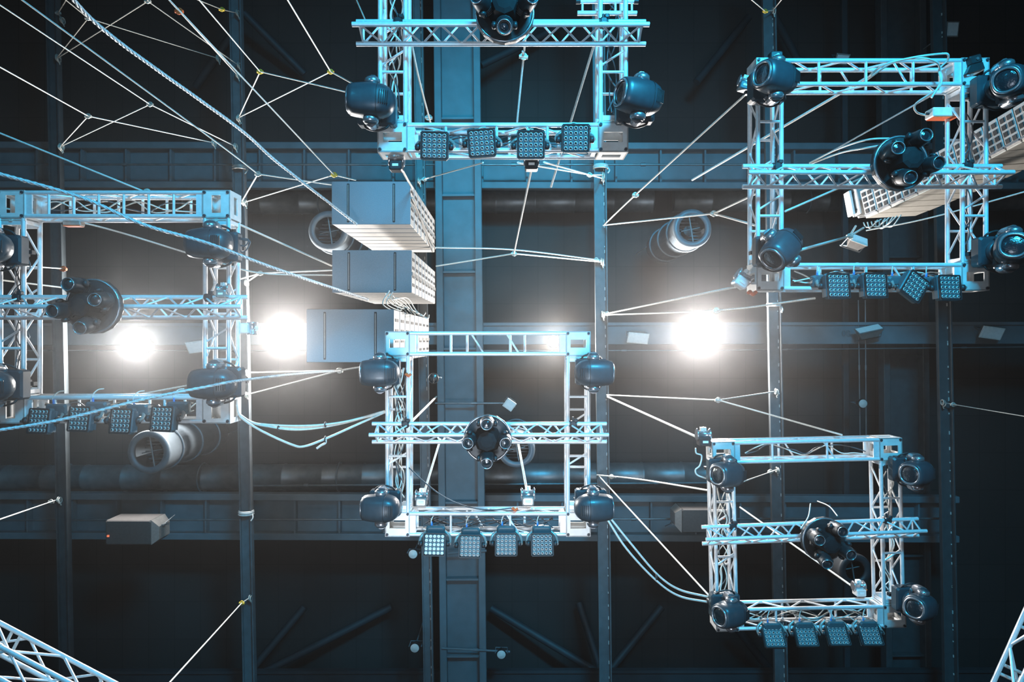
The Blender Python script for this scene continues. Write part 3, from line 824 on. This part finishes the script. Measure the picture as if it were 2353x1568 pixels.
pipe([P(1015, 1490, 13.66), P(1172, 1498, 13.66)], .02, 'slanting bar across the widest girder near the bottom', m='steel')
pipe([P(1030, 1272, 13.66), P(1118, 1266, 13.66)], .025, 'short bar across the widest girder behind the central LED panels', m='steel')

# ------------------------------------------------------------------ small winches on the squares
def winch(px, py, d, label, rot=(0, 0, 0), m='blackm', s=1.0):
    root = empty('rope_winch', P(px, py, d), label, 'winch', rot=rot); root.scale = (s, s, s)
    MB().box((0, 0, 0), (.13, .10, .14), bev=.012).build('body', m, root)
    MB().box((0, -.09, .03), (.06, .12, .06)).build('mounting_lug', 'plate', root)
    MB().lathe([(-.08, .06), (-.07, .072), (-.05, .045), (.05, .045), (.07, .072), (.08, .06)], 18, Matrix.Translation((0, -.07, .02))).build('drum', 'chrome', root)
    MB().box((.0, .0, -.073), (.06, .025, .006)).build('label_plate', 'label', root)
    MB().ring((0, -.12, .02), .03, .008, 'X', 14, 6).build('hook_ring', 'knot', root)
winch(911, 383, 6.95, 'black winch box under the lower left corner of the top square frame')
winch(1221, 381, 6.95, 'black winch box with white label under the middle of the top square frame')
winch(969, 1152, 8.45, 'winch box on the lower bar of the central square frame, left one', m='bracket')
winch(1213, 1150, 8.45, 'winch box on the lower bar of the central square frame, right one', m='bracket', s=1.1)
winch(1701, 650, 7.5, 'tilted silver winch box off the lower left corner of the upper right square frame', rot=(0, 0, R(35)), m='plate', s=1.1)
winch(1709, 200, 7.5, 'small winch box off the upper left corner of the upper right square frame', rot=(0, 0, R(15)), m='panel', s=.9)
winch(1617, 1014, 9.1, 'winch box off the top left corner of the lower right square frame', m='blackm', s=1.2)
winch(1974, 1360, 9.25, 'winch box on the lower bar of the lower right square frame', m='plate')
winch(512, 676, 7.1, 'round dark winch on the right column of the far-left square frame', m='bracket', s=.8)
winch(566, 755, 7.62, 'pale winch off the right side of the far-left square frame', m='plate', s=.9, rot=(0, 0, PI / 2))
def ctrl_box(px, py, d, label, size=(.30, .10, .16), m='white'):
    root = empty('junction_box', P(px, py, d), label, 'electrical box')
    MB().box((0, 0, 0), size, bev=.01).build('body', m, root)
    MB().box((0, size[1] / 2, 0), (size[0] * .9, .012, size[2] * .9)).build('lid', 'orange', root)
    MB().tube((-size[0] / 2 - .03, 0, 0), (-size[0] / 2, 0, 0), .015, 8).build('cable_gland', 'blackm', root)
ctrl_box(2165, 262, 7.58, 'pale junction box inside the right column of the upper right square frame')
ctrl_box(170, 514, 7.6, 'small junction box under the top bar of the far-left square frame', (.2, .06, .1), 'bracket')
def truss_bracket(px, py, d, label, roll=0):
    root = empty('rigging_bracket', P(px, py, d), label, 'bracket', rot=(0, 0, roll))
    MB().box((0, 0, 0), (.13, .09, .10), bev=.01).add([(-.065, .045, -.04), (-.13, .12, -.04), (.07, .12, -.04), (.065, .045, -.04), (-.065, .045, .04), (-.13, .12, .04), (.07, .12, .04), (.065, .045, .04)],
        [(0, 1, 2, 3), (4, 7, 6, 5), (0, 4, 5, 1), (1, 5, 6, 2), (2, 6, 7, 3), (3, 7, 4, 0)]).build('body', 'blackm', root)
    MB().tube((.01, 0, -.06), (.01, 0, -.045), .016, 10).build('bolt', 'chrome', root)
truss_bracket(1781, 131, 7.3, 'dark bracket on top of the upper left corner of the upper right square frame')
truss_bracket(2236, 140, 7.3, 'dark bracket on top of the upper right corner of the upper right square frame', R(-15))
def tagbit(px, py, d, label, m='orange', name='cloth_tag', s=.07):
    root = tag(MB().path(spline([(-s / 2, 0, 0), (-s / 4, -s / 5, .01), (0, s / 6, 0), (s / 2, -s / 6, .01)], 4), s * .22, 6).build(name, m, None, P(px, py, d)), label, 'tag')
tagbit(1183, 1171, 8.27, 'orange tag on the lower bar of the central square frame')
tagbit(1729, 674, 7.30, 'red-orange tag under the lower left corner of the upper right square frame', s=.09)
tagbit(1988, 1357, 9.2, 'small orange tag beside the winch of the lower right square frame', s=.05)
tagbit(938, 862, 8.28, 'orange and brown plug in the upper left column of the central square frame', s=.07)

# ------------------------------------------------------------------ ropes
def rope(label, lead, legs=(), r=.011, m='rope', knot=True, name='rope_bridle', slack=0.0, rl=None, fit='knot'):
    """lead and every leg: lists of (px, py, d). A bridle is one thing: its legs meet in a shackle"""
    o = P(*lead[0]); root = empty(name, o, label, 'rope')
    def strand(pts, rr, nm):
        w = [P(*p) - o for p in pts]
        if len(w) > 2: w = spline(w, 8)
        elif slack:
            w = spline([w[0], w[0].lerp(w[1], .5) + Vector((0, 0, -slack)), w[1]], 8)
        if name == 'braided_rope':                      # three strands laid round each other
            pts2 = []
            for a, b in zip(w, w[1:]):
                k = max(1, int((b - a).length / .022)); pts2 += [a.lerp(b, i / k) for i in range(k)]
            mb = MB()
            for j in range(3):
                q = []
                for i in range(len(pts2) - 1):
                    d = (pts2[i + 1] - pts2[i]).normalized(); u = d.cross(Vector((0, 0, 1))).normalized(); v = d.cross(u)
                    an = i * .022 / .13 * 2 * PI + j * 2 * PI / 3
                    q.append(pts2[i] + (u * math.cos(an) + v * math.sin(an)) * rr * .5)
                mb.path(q, rr * .56, 5)
            mb.build(nm, m, root)
        else: MB().path(w, rr, 6).build(nm, m, root)
    strand(lead, r, 'rope')
    for g in legs: strand(g, rl or r, 'rope')
    if knot and legs:
        k = P(*legs[0][0]) - o
        mb = MB().ring(k, .035, .012, 'Z', 12, 6).tube(k - Vector((.05, 0, 0)), k + Vector((.05, .01, 0)), .024, 8)
        mb.build('shackle', fit, root)
    ends = [g[-1] for g in legs] if legs else []
    for e in ends:
        if e[2] > 12.9:                                 # lashing round the purlin
            q = P(*e) - o
            MB().ring(q, .05, .014, 'X', 10, 5).ring(q + Vector((.03, .02, 0)), .06, .011, 'X', 10, 5).tube(q, q + Vector((.04, .12, .02)), .012, 6).build('lashing', 'oldrope' if m == 'oldrope' else 'knot', root)
    return root
B = 13.2
rope('bridle rope in the upper left whose shackle hangs above and left of the first purlin', [(-40, -15, 8.0), (345, 240, 11.2)], [[(345, 240, 11.2), (540, 336, B)], [(345, 240, 11.2), (138, 338, B)]], r=.009)
rope('bridle rope ending in two legs just left of the upper speaker stack', [(10, -30, 7.4), (495, 325, 10.2), (593, 400, 11.0)], [[(593, 400, 11.0), (762, 425, 11.2)], [(593, 400, 11.0), (556, 463, B)]], r=.011)
rope('thick braided rope running from the top left down across the upper speaker stack', [(150, -20, 6.0), (265, 90, 6.6), (545, 292, 8.0), (640, 375, 8.6), (826, 520, 9.6)], r=.020, m='steelrope', name='braided_rope')
rope('long straight rope from the top edge to a shackle left of the upper speaker stack', [(375, -15, 8.0), (768, 402, 11.0)], [[(768, 402, 11.0), (562, 465, B)], [(768, 402, 11.0), (818, 414, 11.5)]], r=.011, fit='yellow')
rope('bridle rope with yellow shackle beside the second purlin near the top', [(445, -15, 8.6), (598, 165, 11.2)], [[(598, 165, 11.2), (549, 270, B)], [(598, 165, 11.2), (806, 214, 9.5)]], r=.010, fit='yellow')
rope('bridle rope with yellow shackle left of the top square frame', [(652, -15, 8.6), (760, 165, 11.0)], [[(760, 165, 11.0), (546, 272, B)], [(760, 165, 11.0), (812, 193, 8.5)]], r=.010, fit='yellow')
rope('bridle rope at the left edge ending on the first purlin above the upper girder', [(-40, 132, 8.4), (203, 267, 11.2)], [[(203, 267, 11.2), (140, 336, B)], [(203, 267, 11.2), (490, 328, B)]], r=.009, m='rope')
rope('straight rope from the left edge to the top bar of the far-left square frame', [(-40, 290, 7.2), (338, 443, 7.4)], [[(338, 443, 7.4), (352, 448, 7.42)]], r=.010)
rope('thick braided rope from the left edge across the far-left frame to the lowest stack', [(-40, 390, 5.6), (0, 400, 5.7), (190, 455, 6.1), (330, 516, 6.3), (480, 560, 6.55), (640, 620, 7.3), (850, 690, 8.9)], r=.017, m='steelrope', name='braided_rope')
rope('thin rope under the thick braided one inside the far-left square frame', [(-40, 470, 7.9), (215, 518, 8.0), (465, 592, 8.2), (600, 628, 9.6), (765, 633, 10.2)], r=.011)
rope('dark knotted rope in the top left corner running to the second purlin', [(145, -5, 11.0), (203, 42, 11.6)], [[(203, 42, 11.6), (132, 132, B)], [(203, 42, 11.6), (500, 134, B)]], r=.009, m='oldrope')
rope('dark crossing rope from the top edge to the first and second purlins', [(338, -10, 11.2), (340, 3, 11.4)], [[(340, 3, 11.4), (132, 134, B)], [(340, 3, 11.4), (548, 150, B)]], r=.010, m='oldrope')
rope('short dark rope knotted on the first purlin near the top', [(165, -20, 12), (134, 30, B)], [[(134, 30, B), (142, 46, B)]], r=.010, m='oldrope', fit='oldrope')
rope('doubled rope with orange shackle at the top between first and second purlins', [(380, -10, 8.4), (412, 26, 8.7), (520, 140, 9.8)], [[(412, 26, 8.7), (545, 172, B)]], r=.009, fit='orange')
rope('short rope with yellow shackle on the top of the second purlin', [(430, -10, 11.5), (510, 22, 12.6)], [[(510, 22, 12.6), (545, 30, B)]], r=.009, m='oldrope', fit='yellow')
rope('short dim rope above the top left of the top square frame', [(815, -10, 9.8), (842, 52, 9.0)], r=.009, m='cable', name='safety_rope')
rope('rope pair reaching the middle speaker stack from the second purlin', [(552, 642, B), (598, 628, 12.2)], [[(598, 628, 12.2), (765, 621, 10.4)], [(598, 628, 12.2), (565, 650, B)]], r=.012)
rope('rope from the far-left square frame corner to the middle speaker stack', [(548, 515, 7.7), (762, 611, 10.2)], r=.012, name='safety_rope')
rope('thick braided rope across the lower left, from the left edge up to the lamp', [(-40, 995, 5.4), (140, 965, 5.8), (330, 918, 6.1), (470, 890, 6.4), (545, 876, 6.6), (680, 860, 8.2), (785, 852, 9.5)], r=.015, m='steelrope', name='braided_rope')
rope('rope bridle knotted left of the central square frame at the level of its top lights', [(896, 832, 9.0), (780, 852, 10.0)], [[(780, 852, 10.0), (566, 857, B)], [(780, 852, 10.0), (566, 908, B)]], r=.013)
rope('short rope behind the lower right light of the far-left square frame', [(250, 920, 8.0), (442, 884, 8.3)], r=.011, name='safety_rope')
rope('hoist rope hanging in the middle of the top square frame', [(1210, 60, 7.1), (1203, 130, 7.8), (1187, 292, 8.3)], [[(1203, 130, 7.8), (1201, 118, 7.7)]], r=.013, name='hoist_rope')
rope('hoist rope inside the left side of the top square frame', [(928, -10, 7.8), (958, 160, 8.4), (992, 292, 9.6)], [[(985, 270, 9.5), (992, 292, 9.6)]], r=.012, name='hoist_rope')
rope('thick straight rope inside the right side of the top square frame', [(1372, 80, 7.5), (1266, 430, 9.6)], r=.016, name='hoist_rope')
rope('rope from the top square frame down to the knot right of the speaker stacks', [(1221, 390, 7.0), (1181, 583, 11.4)], [[(1181, 583, 11.4), (1002, 612, 12.6)], [(1181, 583, 11.4), (1382, 602, B)]], r=.013)
rope('nearly level rope from the upper speaker stack to the central right purlin', [(1000, 569, 12.4), (1180, 574, 12.7), (1378, 598, B)], [[(1370, 597, B - .1), (1382, 600, B)]], r=.014)
rope('rope from the top square frame corner to the side of the upper speaker stack', [(918, 380, 7.2), (948, 434, 9.8)], r=.014, name='safety_rope')
rope('rope bridle tied between the narrow purlin and the underside of the top square frame', [(1110, 374, 8.6), (975, 412, B)], [[(975, 412, B), (962, 415, B)]], r=.012)
rope('pair of ropes from under the top square frame to the central right purlin', [(1190, 374, 7.3), (1355, 402, 12.2)], [[(1355, 402, 12.2), (1384, 402, B)], [(1355, 402, 12.2), (1383, 410, B)], [(1355, 402, 12.2), (1250, 373, 7.6)]], r=.012)
rope('long rope from the upper right square frame down to the central right purlin', [(1712, 218, 7.5), (1460, 448, 10.6), (1388, 517, B)], [[(1460, 448, 10.6), (1452, 455, 10.7)]], r=.012)
rope('thick double rope slanting behind the upper right square frame', [(1990, 180, 7.75), (1590, 414, 10.8)], r=.017, name='safety_rope')
rope('thin rope slanting across the inside top of the upper right square frame', [(2150, 214, 7.6), (1868, 372, 9.0)], r=.010, m='steelrope', name='safety_rope')
rope('Y-shaped rope in front of the round pale duct', [(1386, 518, B), (1640, 491, 9.6)], [[(1640, 491, 9.6), (1740, 444, 7.9)], [(1640, 491, 9.6), (1735, 518, 7.9)]], r=.013)
rope('rope from the lower left of the upper right square frame to the line array', [(1838, 575, 7.6), (1952, 543, 10.9)], [[(1952, 543, 10.9), (1966, 520, 11.4)], [(1952, 543, 10.9), (1984, 524, 11.3)]], r=.018)
rope('taut rope inside the upper right square frame below its cross truss', [(1804, 486, 8.0), (1990, 405, 9.4)], r=.013, name='safety_rope')
rope('rope from the silver winch to the central right purlin', [(1690, 660, 7.6), (1390, 722, B)], [[(1395, 721, B - .1), (1384, 722, B)]], r=.015)
rope('rope from under the upper right LED panels to the central right purlin', [(1872, 686, 7.7), (1646, 714, 9.8), (1388, 724, B)], [[(1646, 714, 9.8), (1640, 716, 9.9)]], r=.013)
rope('Y-shaped rope crossing above the lower right square frame', [(1394, 908, B), (1650, 920, 10.8)], [[(1650, 920, 10.8), (1935, 1000, 9.1)], [(1650, 920, 10.8), (1782, 900, B)]], r=.012)
rope('thick rope to the winch of the lower right square frame', [(1396, 912, B), (1604, 1006, 9.3)], r=.018, name='safety_rope')
rope('rope from the right purlin to the upper left side of the lower right square frame', [(1372, 1092, B), (1470, 1102, 12.0), (1632, 1128, 9.3)], [[(1405, 1096, 12.9), (1415, 1097, 12.8)]], r=.013)
rope('rope down to the lower left corner of the lower right square frame', [(1376, 1094, B), (1628, 1368, 9.2)], r=.013, name='safety_rope')
rope('rope seen through the lower right square frame, running down to its lower bar', [(1700, 1166, 11.6), (1964, 1352, 9.3)], r=.014, name='safety_rope')
rope('short rope tying the purlin to the upper left light of the lower right frame', [(1708, 1107, 9.2), (1780, 1082, B)], [[(1770, 1084, B - .1), (1784, 1080, B)]], r=.010)
rope('left hoist rope of the central square frame, slanting to its winch', [(1012, 1010, 10.2), (972, 1142, 8.6)], r=.017, name='hoist_rope')
rope('right hoist rope of the central square frame, slanting to its winch', [(1190, 1015, 10.2), (1213, 1140, 8.6)], r=.017, name='hoist_rope')
rope('pale strap behind the upper left of the central cross truss', [(1003, 912, 13.7), (940, 975, 9.2)], r=.018, name='hoist_rope')
rope('lone rope at the lower left edge tied to the first purlin', [(-30, 1204, 9.5), (128, 1150, B)], [[(118, 1153, B - .1), (135, 1148, B)]], r=.011)
rope('lone rope rising from the bottom edge to the second purlin', [(380, 1580, 8.5), (556, 1386, 12.9)], [[(556, 1386, 12.9), (574, 1374, B)]], r=.011, m='rope', fit='yellow')
rope('small V-shaped rope with yellow shackles at the top above the upper right frame', [(1715, -10, 12.0), (1758, 26, 12.9)], [[(1758, 26, 12.9), (1776, 24, B)], [(1776, 24, B), (1800, -6, 12.4)]], r=.010, m='rope', fit='yellow')
rope('dim rope at the right edge running out from the last purlin', [(2400, 965, 12.0), (2168, 926, B)], [[(2190, 930, B - .1), (2165, 925, B)]], r=.009, m='oldrope')
rope('thin rope at right passing under the line array', [(2400, 428, 8.6), (2140, 500, 9.6), (1990, 530, 10.4)], r=.011, name='safety_rope')
rope('upper thin rope crossing the left column of the far-left square frame', [(-30, 606, 8.2), (150, 618, 10.5)], [[(146, 618, 10.4), (152, 618, 10.5)]], r=.009, fit='orange')
rope('lower thin rope crossing the left column of the far-left square frame', [(-30, 640, 8.2), (160, 663, 9.5)], r=.011, name='safety_rope')

# ------------------------------------------------------------------ cables
def cable(label, paths, r=.010, m='cable', name='power_cable', ties=()):
    o = P(*paths[0][0]); root = empty(name, o, label, 'cable')
    for q in paths: MB().path(spline([P(*p) - o for p in q], 8), r, 6).build('cable', m, root)
    for t in ties: MB().ring(P(*t) - o, r * 2.2, r * .7, 'X', 10, 5).build('cable_tie', 'blackm', root)
    return root
cable('bundle of pale cables sagging between the far-left and central square frames',
      [[(546, 948, 7.5), (580, 972, 7.7), (690, 979, 7.9), (790, 970, 8.1), (884, 945, 8.4)], [(546, 950, 7.5), (590, 974, 7.7), (680, 988, 7.9), (780, 975, 8.1), (884, 946, 8.4)], [(548, 952, 7.5), (592, 976, 7.7), (675, 984, 7.9), (782, 972, 8.1), (886, 948, 8.4)]], r=.012, ties=[(748, 976, 8.0), (640, 985, 7.8)])
cable('grey cable with a hanging clip sagging lowest between the far-left and central frames',
      [[(544, 930, 7.5), (553, 958, 7.5), (600, 990, 7.6), (670, 1022, 7.7), (700, 1026, 7.7), (750, 1008, 7.9), (830, 972, 8.2), (884, 948, 8.4)], [(748, 1009, 7.9), (748, 1018, 7.9), (738, 1024, 7.9), (728, 1031, 7.9)]], r=.014, ties=[(748, 1010, 7.9)])
cable('two pale cables hanging between the central square frame and the lower right one',
      [[(1400, 1188, 8.6), (1450, 1250, 8.6), (1510, 1320, 8.7), (1560, 1355, 8.8), (1626, 1372, 9.0)], [(1396, 1195, 8.6), (1440, 1262, 8.6), (1505, 1332, 8.7), (1560, 1370, 8.8), (1626, 1384, 9.0)]], r=.014, ties=[(1508, 1326, 8.7)])
cable('pale cable loop rising over the top bar of the upper right square frame',
      [[(1990, 182, 7.5), (2030, 150, 7.2), (2100, 132, 7.1), (2162, 124, 7.1), (2178, 126, 7.1), (2176, 140, 7.15), (2158, 160, 7.2), (2160, 190, 7.2), (2140, 225, 7.2)], [(1988, 186, 7.5), (2050, 145, 7.2), (2110, 134, 7.1), (2150, 142, 7.1), (2160, 165, 7.2), (2158, 200, 7.2), (2105, 238, 7.4), (2106, 258, 7.5), (2130, 266, 7.7)]], r=.011)
cable('twin pale cables reaching the upper right starburst light', [[(1860, 375, 8.2), (1920, 345, 7.7), (1990, 322, 7.1), (2052, 318, 7.0)], [(1860, 378, 8.2), (1930, 352, 7.7), (1980, 342, 7.2), (2026, 334, 7.0)]], r=.010)
cable('thin black cable drooping across the lower part of the central square frame', [[(940, 1075, 8.3), (975, 1108, 8.2), (1020, 1142, 8.1), (1075, 1165, 8.1), (1130, 1172, 8.15), (1175, 1168, 8.2)]], r=.008, m='dcable')
cable('thin cable arching above the lower right starburst light', [[(1840, 1215, 8.5), (1857, 1188, 8.9), (1862, 1158, 9.2)], [(1878, 1152, 9.4), (1905, 1164, 9.1), (1924, 1186, 8.8)]], r=.008)
cable('white lead looping off the top left corner of the lower right square frame', [[(1598, 1030, 9.0), (1600, 1042, 9.0), (1612, 1048, 9.0), (1608, 1070, 9.0), (1598, 1080, 9.0), (1602, 1092, 9.0), (1622, 1100, 9.0)]], r=.010)
cable('loose cable coils on the right column of the far-left square frame', [[(548, 548, 7.2), (560, 552, 7.2), (575, 556, 7.2), (566, 575, 7.2), (552, 580, 7.2), (545, 570, 7.2)], [(546, 560, 7.2), (562, 566, 7.2), (572, 552, 7.2), (556, 548, 7.2)]], r=.007, m='dcable')
cable('tangle of grey leads spilling between the middle and lowest speaker stacks',
      [[(895 + 9 * math.sin(k * 2.1), 668 + 3 * k, 9.6), (880 + 8 * k, 700 - 2 * k, 9.5 + .1 * k), (915 + 6 * k, 712 + 4 * math.cos(k), 9.9 + .1 * k), (905 + 11 * k, 690 + 6 * k, 10.2), (930 + 8 * k, 722 + 3 * math.sin(k * 3), 10.6 + .1 * k)] for k in range(8)], r=.009)
cable('leads rigged along the side of the upper speaker stack', [[(942, 432, 9.8), (950, 470, 10.1), (968, 505, 10.9), (985, 545, 11.8), (1000, 572, 12.5)], [(946, 455, 9.8), (962, 490, 10.5), (975, 530, 11.3), (994, 578, 12.3)]], r=.014, m='bracket')

cable('tangle of leads and shackles under the upper left end of the line array',
      [[(1984 + 9 * k, 512 - k, 11.1 - .08 * k), (1990 + 8 * k, 522 + 3 * math.sin(k * 2), 11.0 - .08 * k), (2004 + 8 * k, 516 + 4 * math.cos(k * 3), 10.8 - .08 * k), (2016 + 9 * k, 506 - 2 * k, 10.8 - .1 * k)] for k in range(7)], r=.010, m='cable')
def loom(fr, side, label, n=6, seed=1, m='cable', span=(-.8, .8)):
    cx, cy, d = FR[fr]; base = P(cx, cy, d + .15); rr = random.Random(seed)
    horiz = side in ('top', 'bottom'); h = FS / 2 - BS / 2
    sgn = {'left': -1, 'right': 1, 'top': -1, 'bottom': 1}[side]
    root = empty('cable_loom', base, label, 'cable')
    for k in range(n):
        pts = []; N = 11; ph = rr.random() * 6
        for i in range(N):
            t = span[0] + (span[1] - span[0]) * i / (N - 1)
            a = .06 * math.sin(ph + i * (1.1 + .3 * rr.random())) + rr.uniform(-.02, .02); b = .05 * math.cos(ph * 2 + i * 1.3)
            pts.append((t * 1.0, sgn * h + a, b) if horiz else (sgn * h + a, t * 1.0, b))
        MB().path(spline(pts, 4), .0075, 5).build('cable', 'dcable' if k % 3 == 1 else m, root)
loom('mid', 'left', 'bundle of leads woven inside the left column of the central square frame', 8, 3)
loom('mid', 'bottom', 'black and pale leads along the lower bar of the central square frame', 5, 4, m='dcable')
loom('top', 'left', 'pale leads inside the left column of the top square frame', 6, 5)
loom('top', 'right', 'leads inside the right column of the top square frame', 3, 6, m='dcable')
loom('top', 'bottom', 'leads along the lower bar of the top square frame behind its LED panels', 4, 7, m='dcable')
loom('right', 'bottom', 'leads along the lower bar of the upper right square frame', 5, 8)
loom('right', 'right', 'leads inside the right column of the upper right square frame', 4, 9, m='dcable')
loom('left', 'bottom', 'leads along the lower bar of the far-left square frame', 5, 10)
loom('left', 'left', 'leads at the left column of the far-left square frame', 4, 11, m='dcable')
loom('left', 'top', 'leads inside the top bar of the far-left square frame', 3, 12)
loom('low', 'bottom', 'leads along the lower bar of the lower right square frame', 6, 13)
loom('low', 'right', 'leads inside the right column of the lower right square frame', 4, 14)
loom('low', 'left', 'leads inside the left column of the lower right square frame', 4, 15)
loom('low', 'top', 'two leads along the inside of the top bar of the lower right square frame', 2, 16)

def coil(px, py, d, label, n=4, r=.13, m='white'):
    root = empty('rope_coil', P(px, py, d), label, 'rope')
    mb = MB()
    for k in range(n): mb.ring((0, .02 * k - .03, 0), r + .006 * (k % 2), .016, 'Y', 22, 6)
    mb.build('rope', m, root)
    MB().path(spline([(r, 0, -.03), (r + .03, .08, -.08), (r, .14, -.1)], 5), .014, 6).build('loose_end', m, root)
coil(566, 1178, 13.28, 'white rope coil wrapped round the second purlin below the lower girder')
coil(552, 386, 13.28, 'grey rope coil wrapped round the second purlin above the far-left square frame', m='bracket')
coil(1380, 384, 13.28, 'rope coil wrapped round the central right purlin under the top square frame', m='rope')
coil(1777, 702, 13.28, 'rope coil wrapped round the purlin behind the upper right LED panels', n=3, r=.12)
# chalk figures on the flat beam: "08" beside a struck mark
def beam_text():
    cu = bpy.data.curves.new('chalk_mark', 'FONT'); cu.body = '08.'; cu.size = .19; cu.extrude = .002
    o = bpy.data.objects.new('tmp', cu); COL.objects.link(o)
    dg = bpy.context.evaluated_depsgraph_get(); me = bpy.data.meshes.new_from_object(o.evaluated_get(dg))
    bpy.data.objects.remove(o); me.materials.clear(); me.materials.append(M['galv'])
    q = link('chalk_mark', me, None, P(1934, 773, 13.99), (PI, 0, 0))
    tag(q, 'pale chalked figures on the flat beam left of the edge-on floodlight', 'marking')
beam_text()
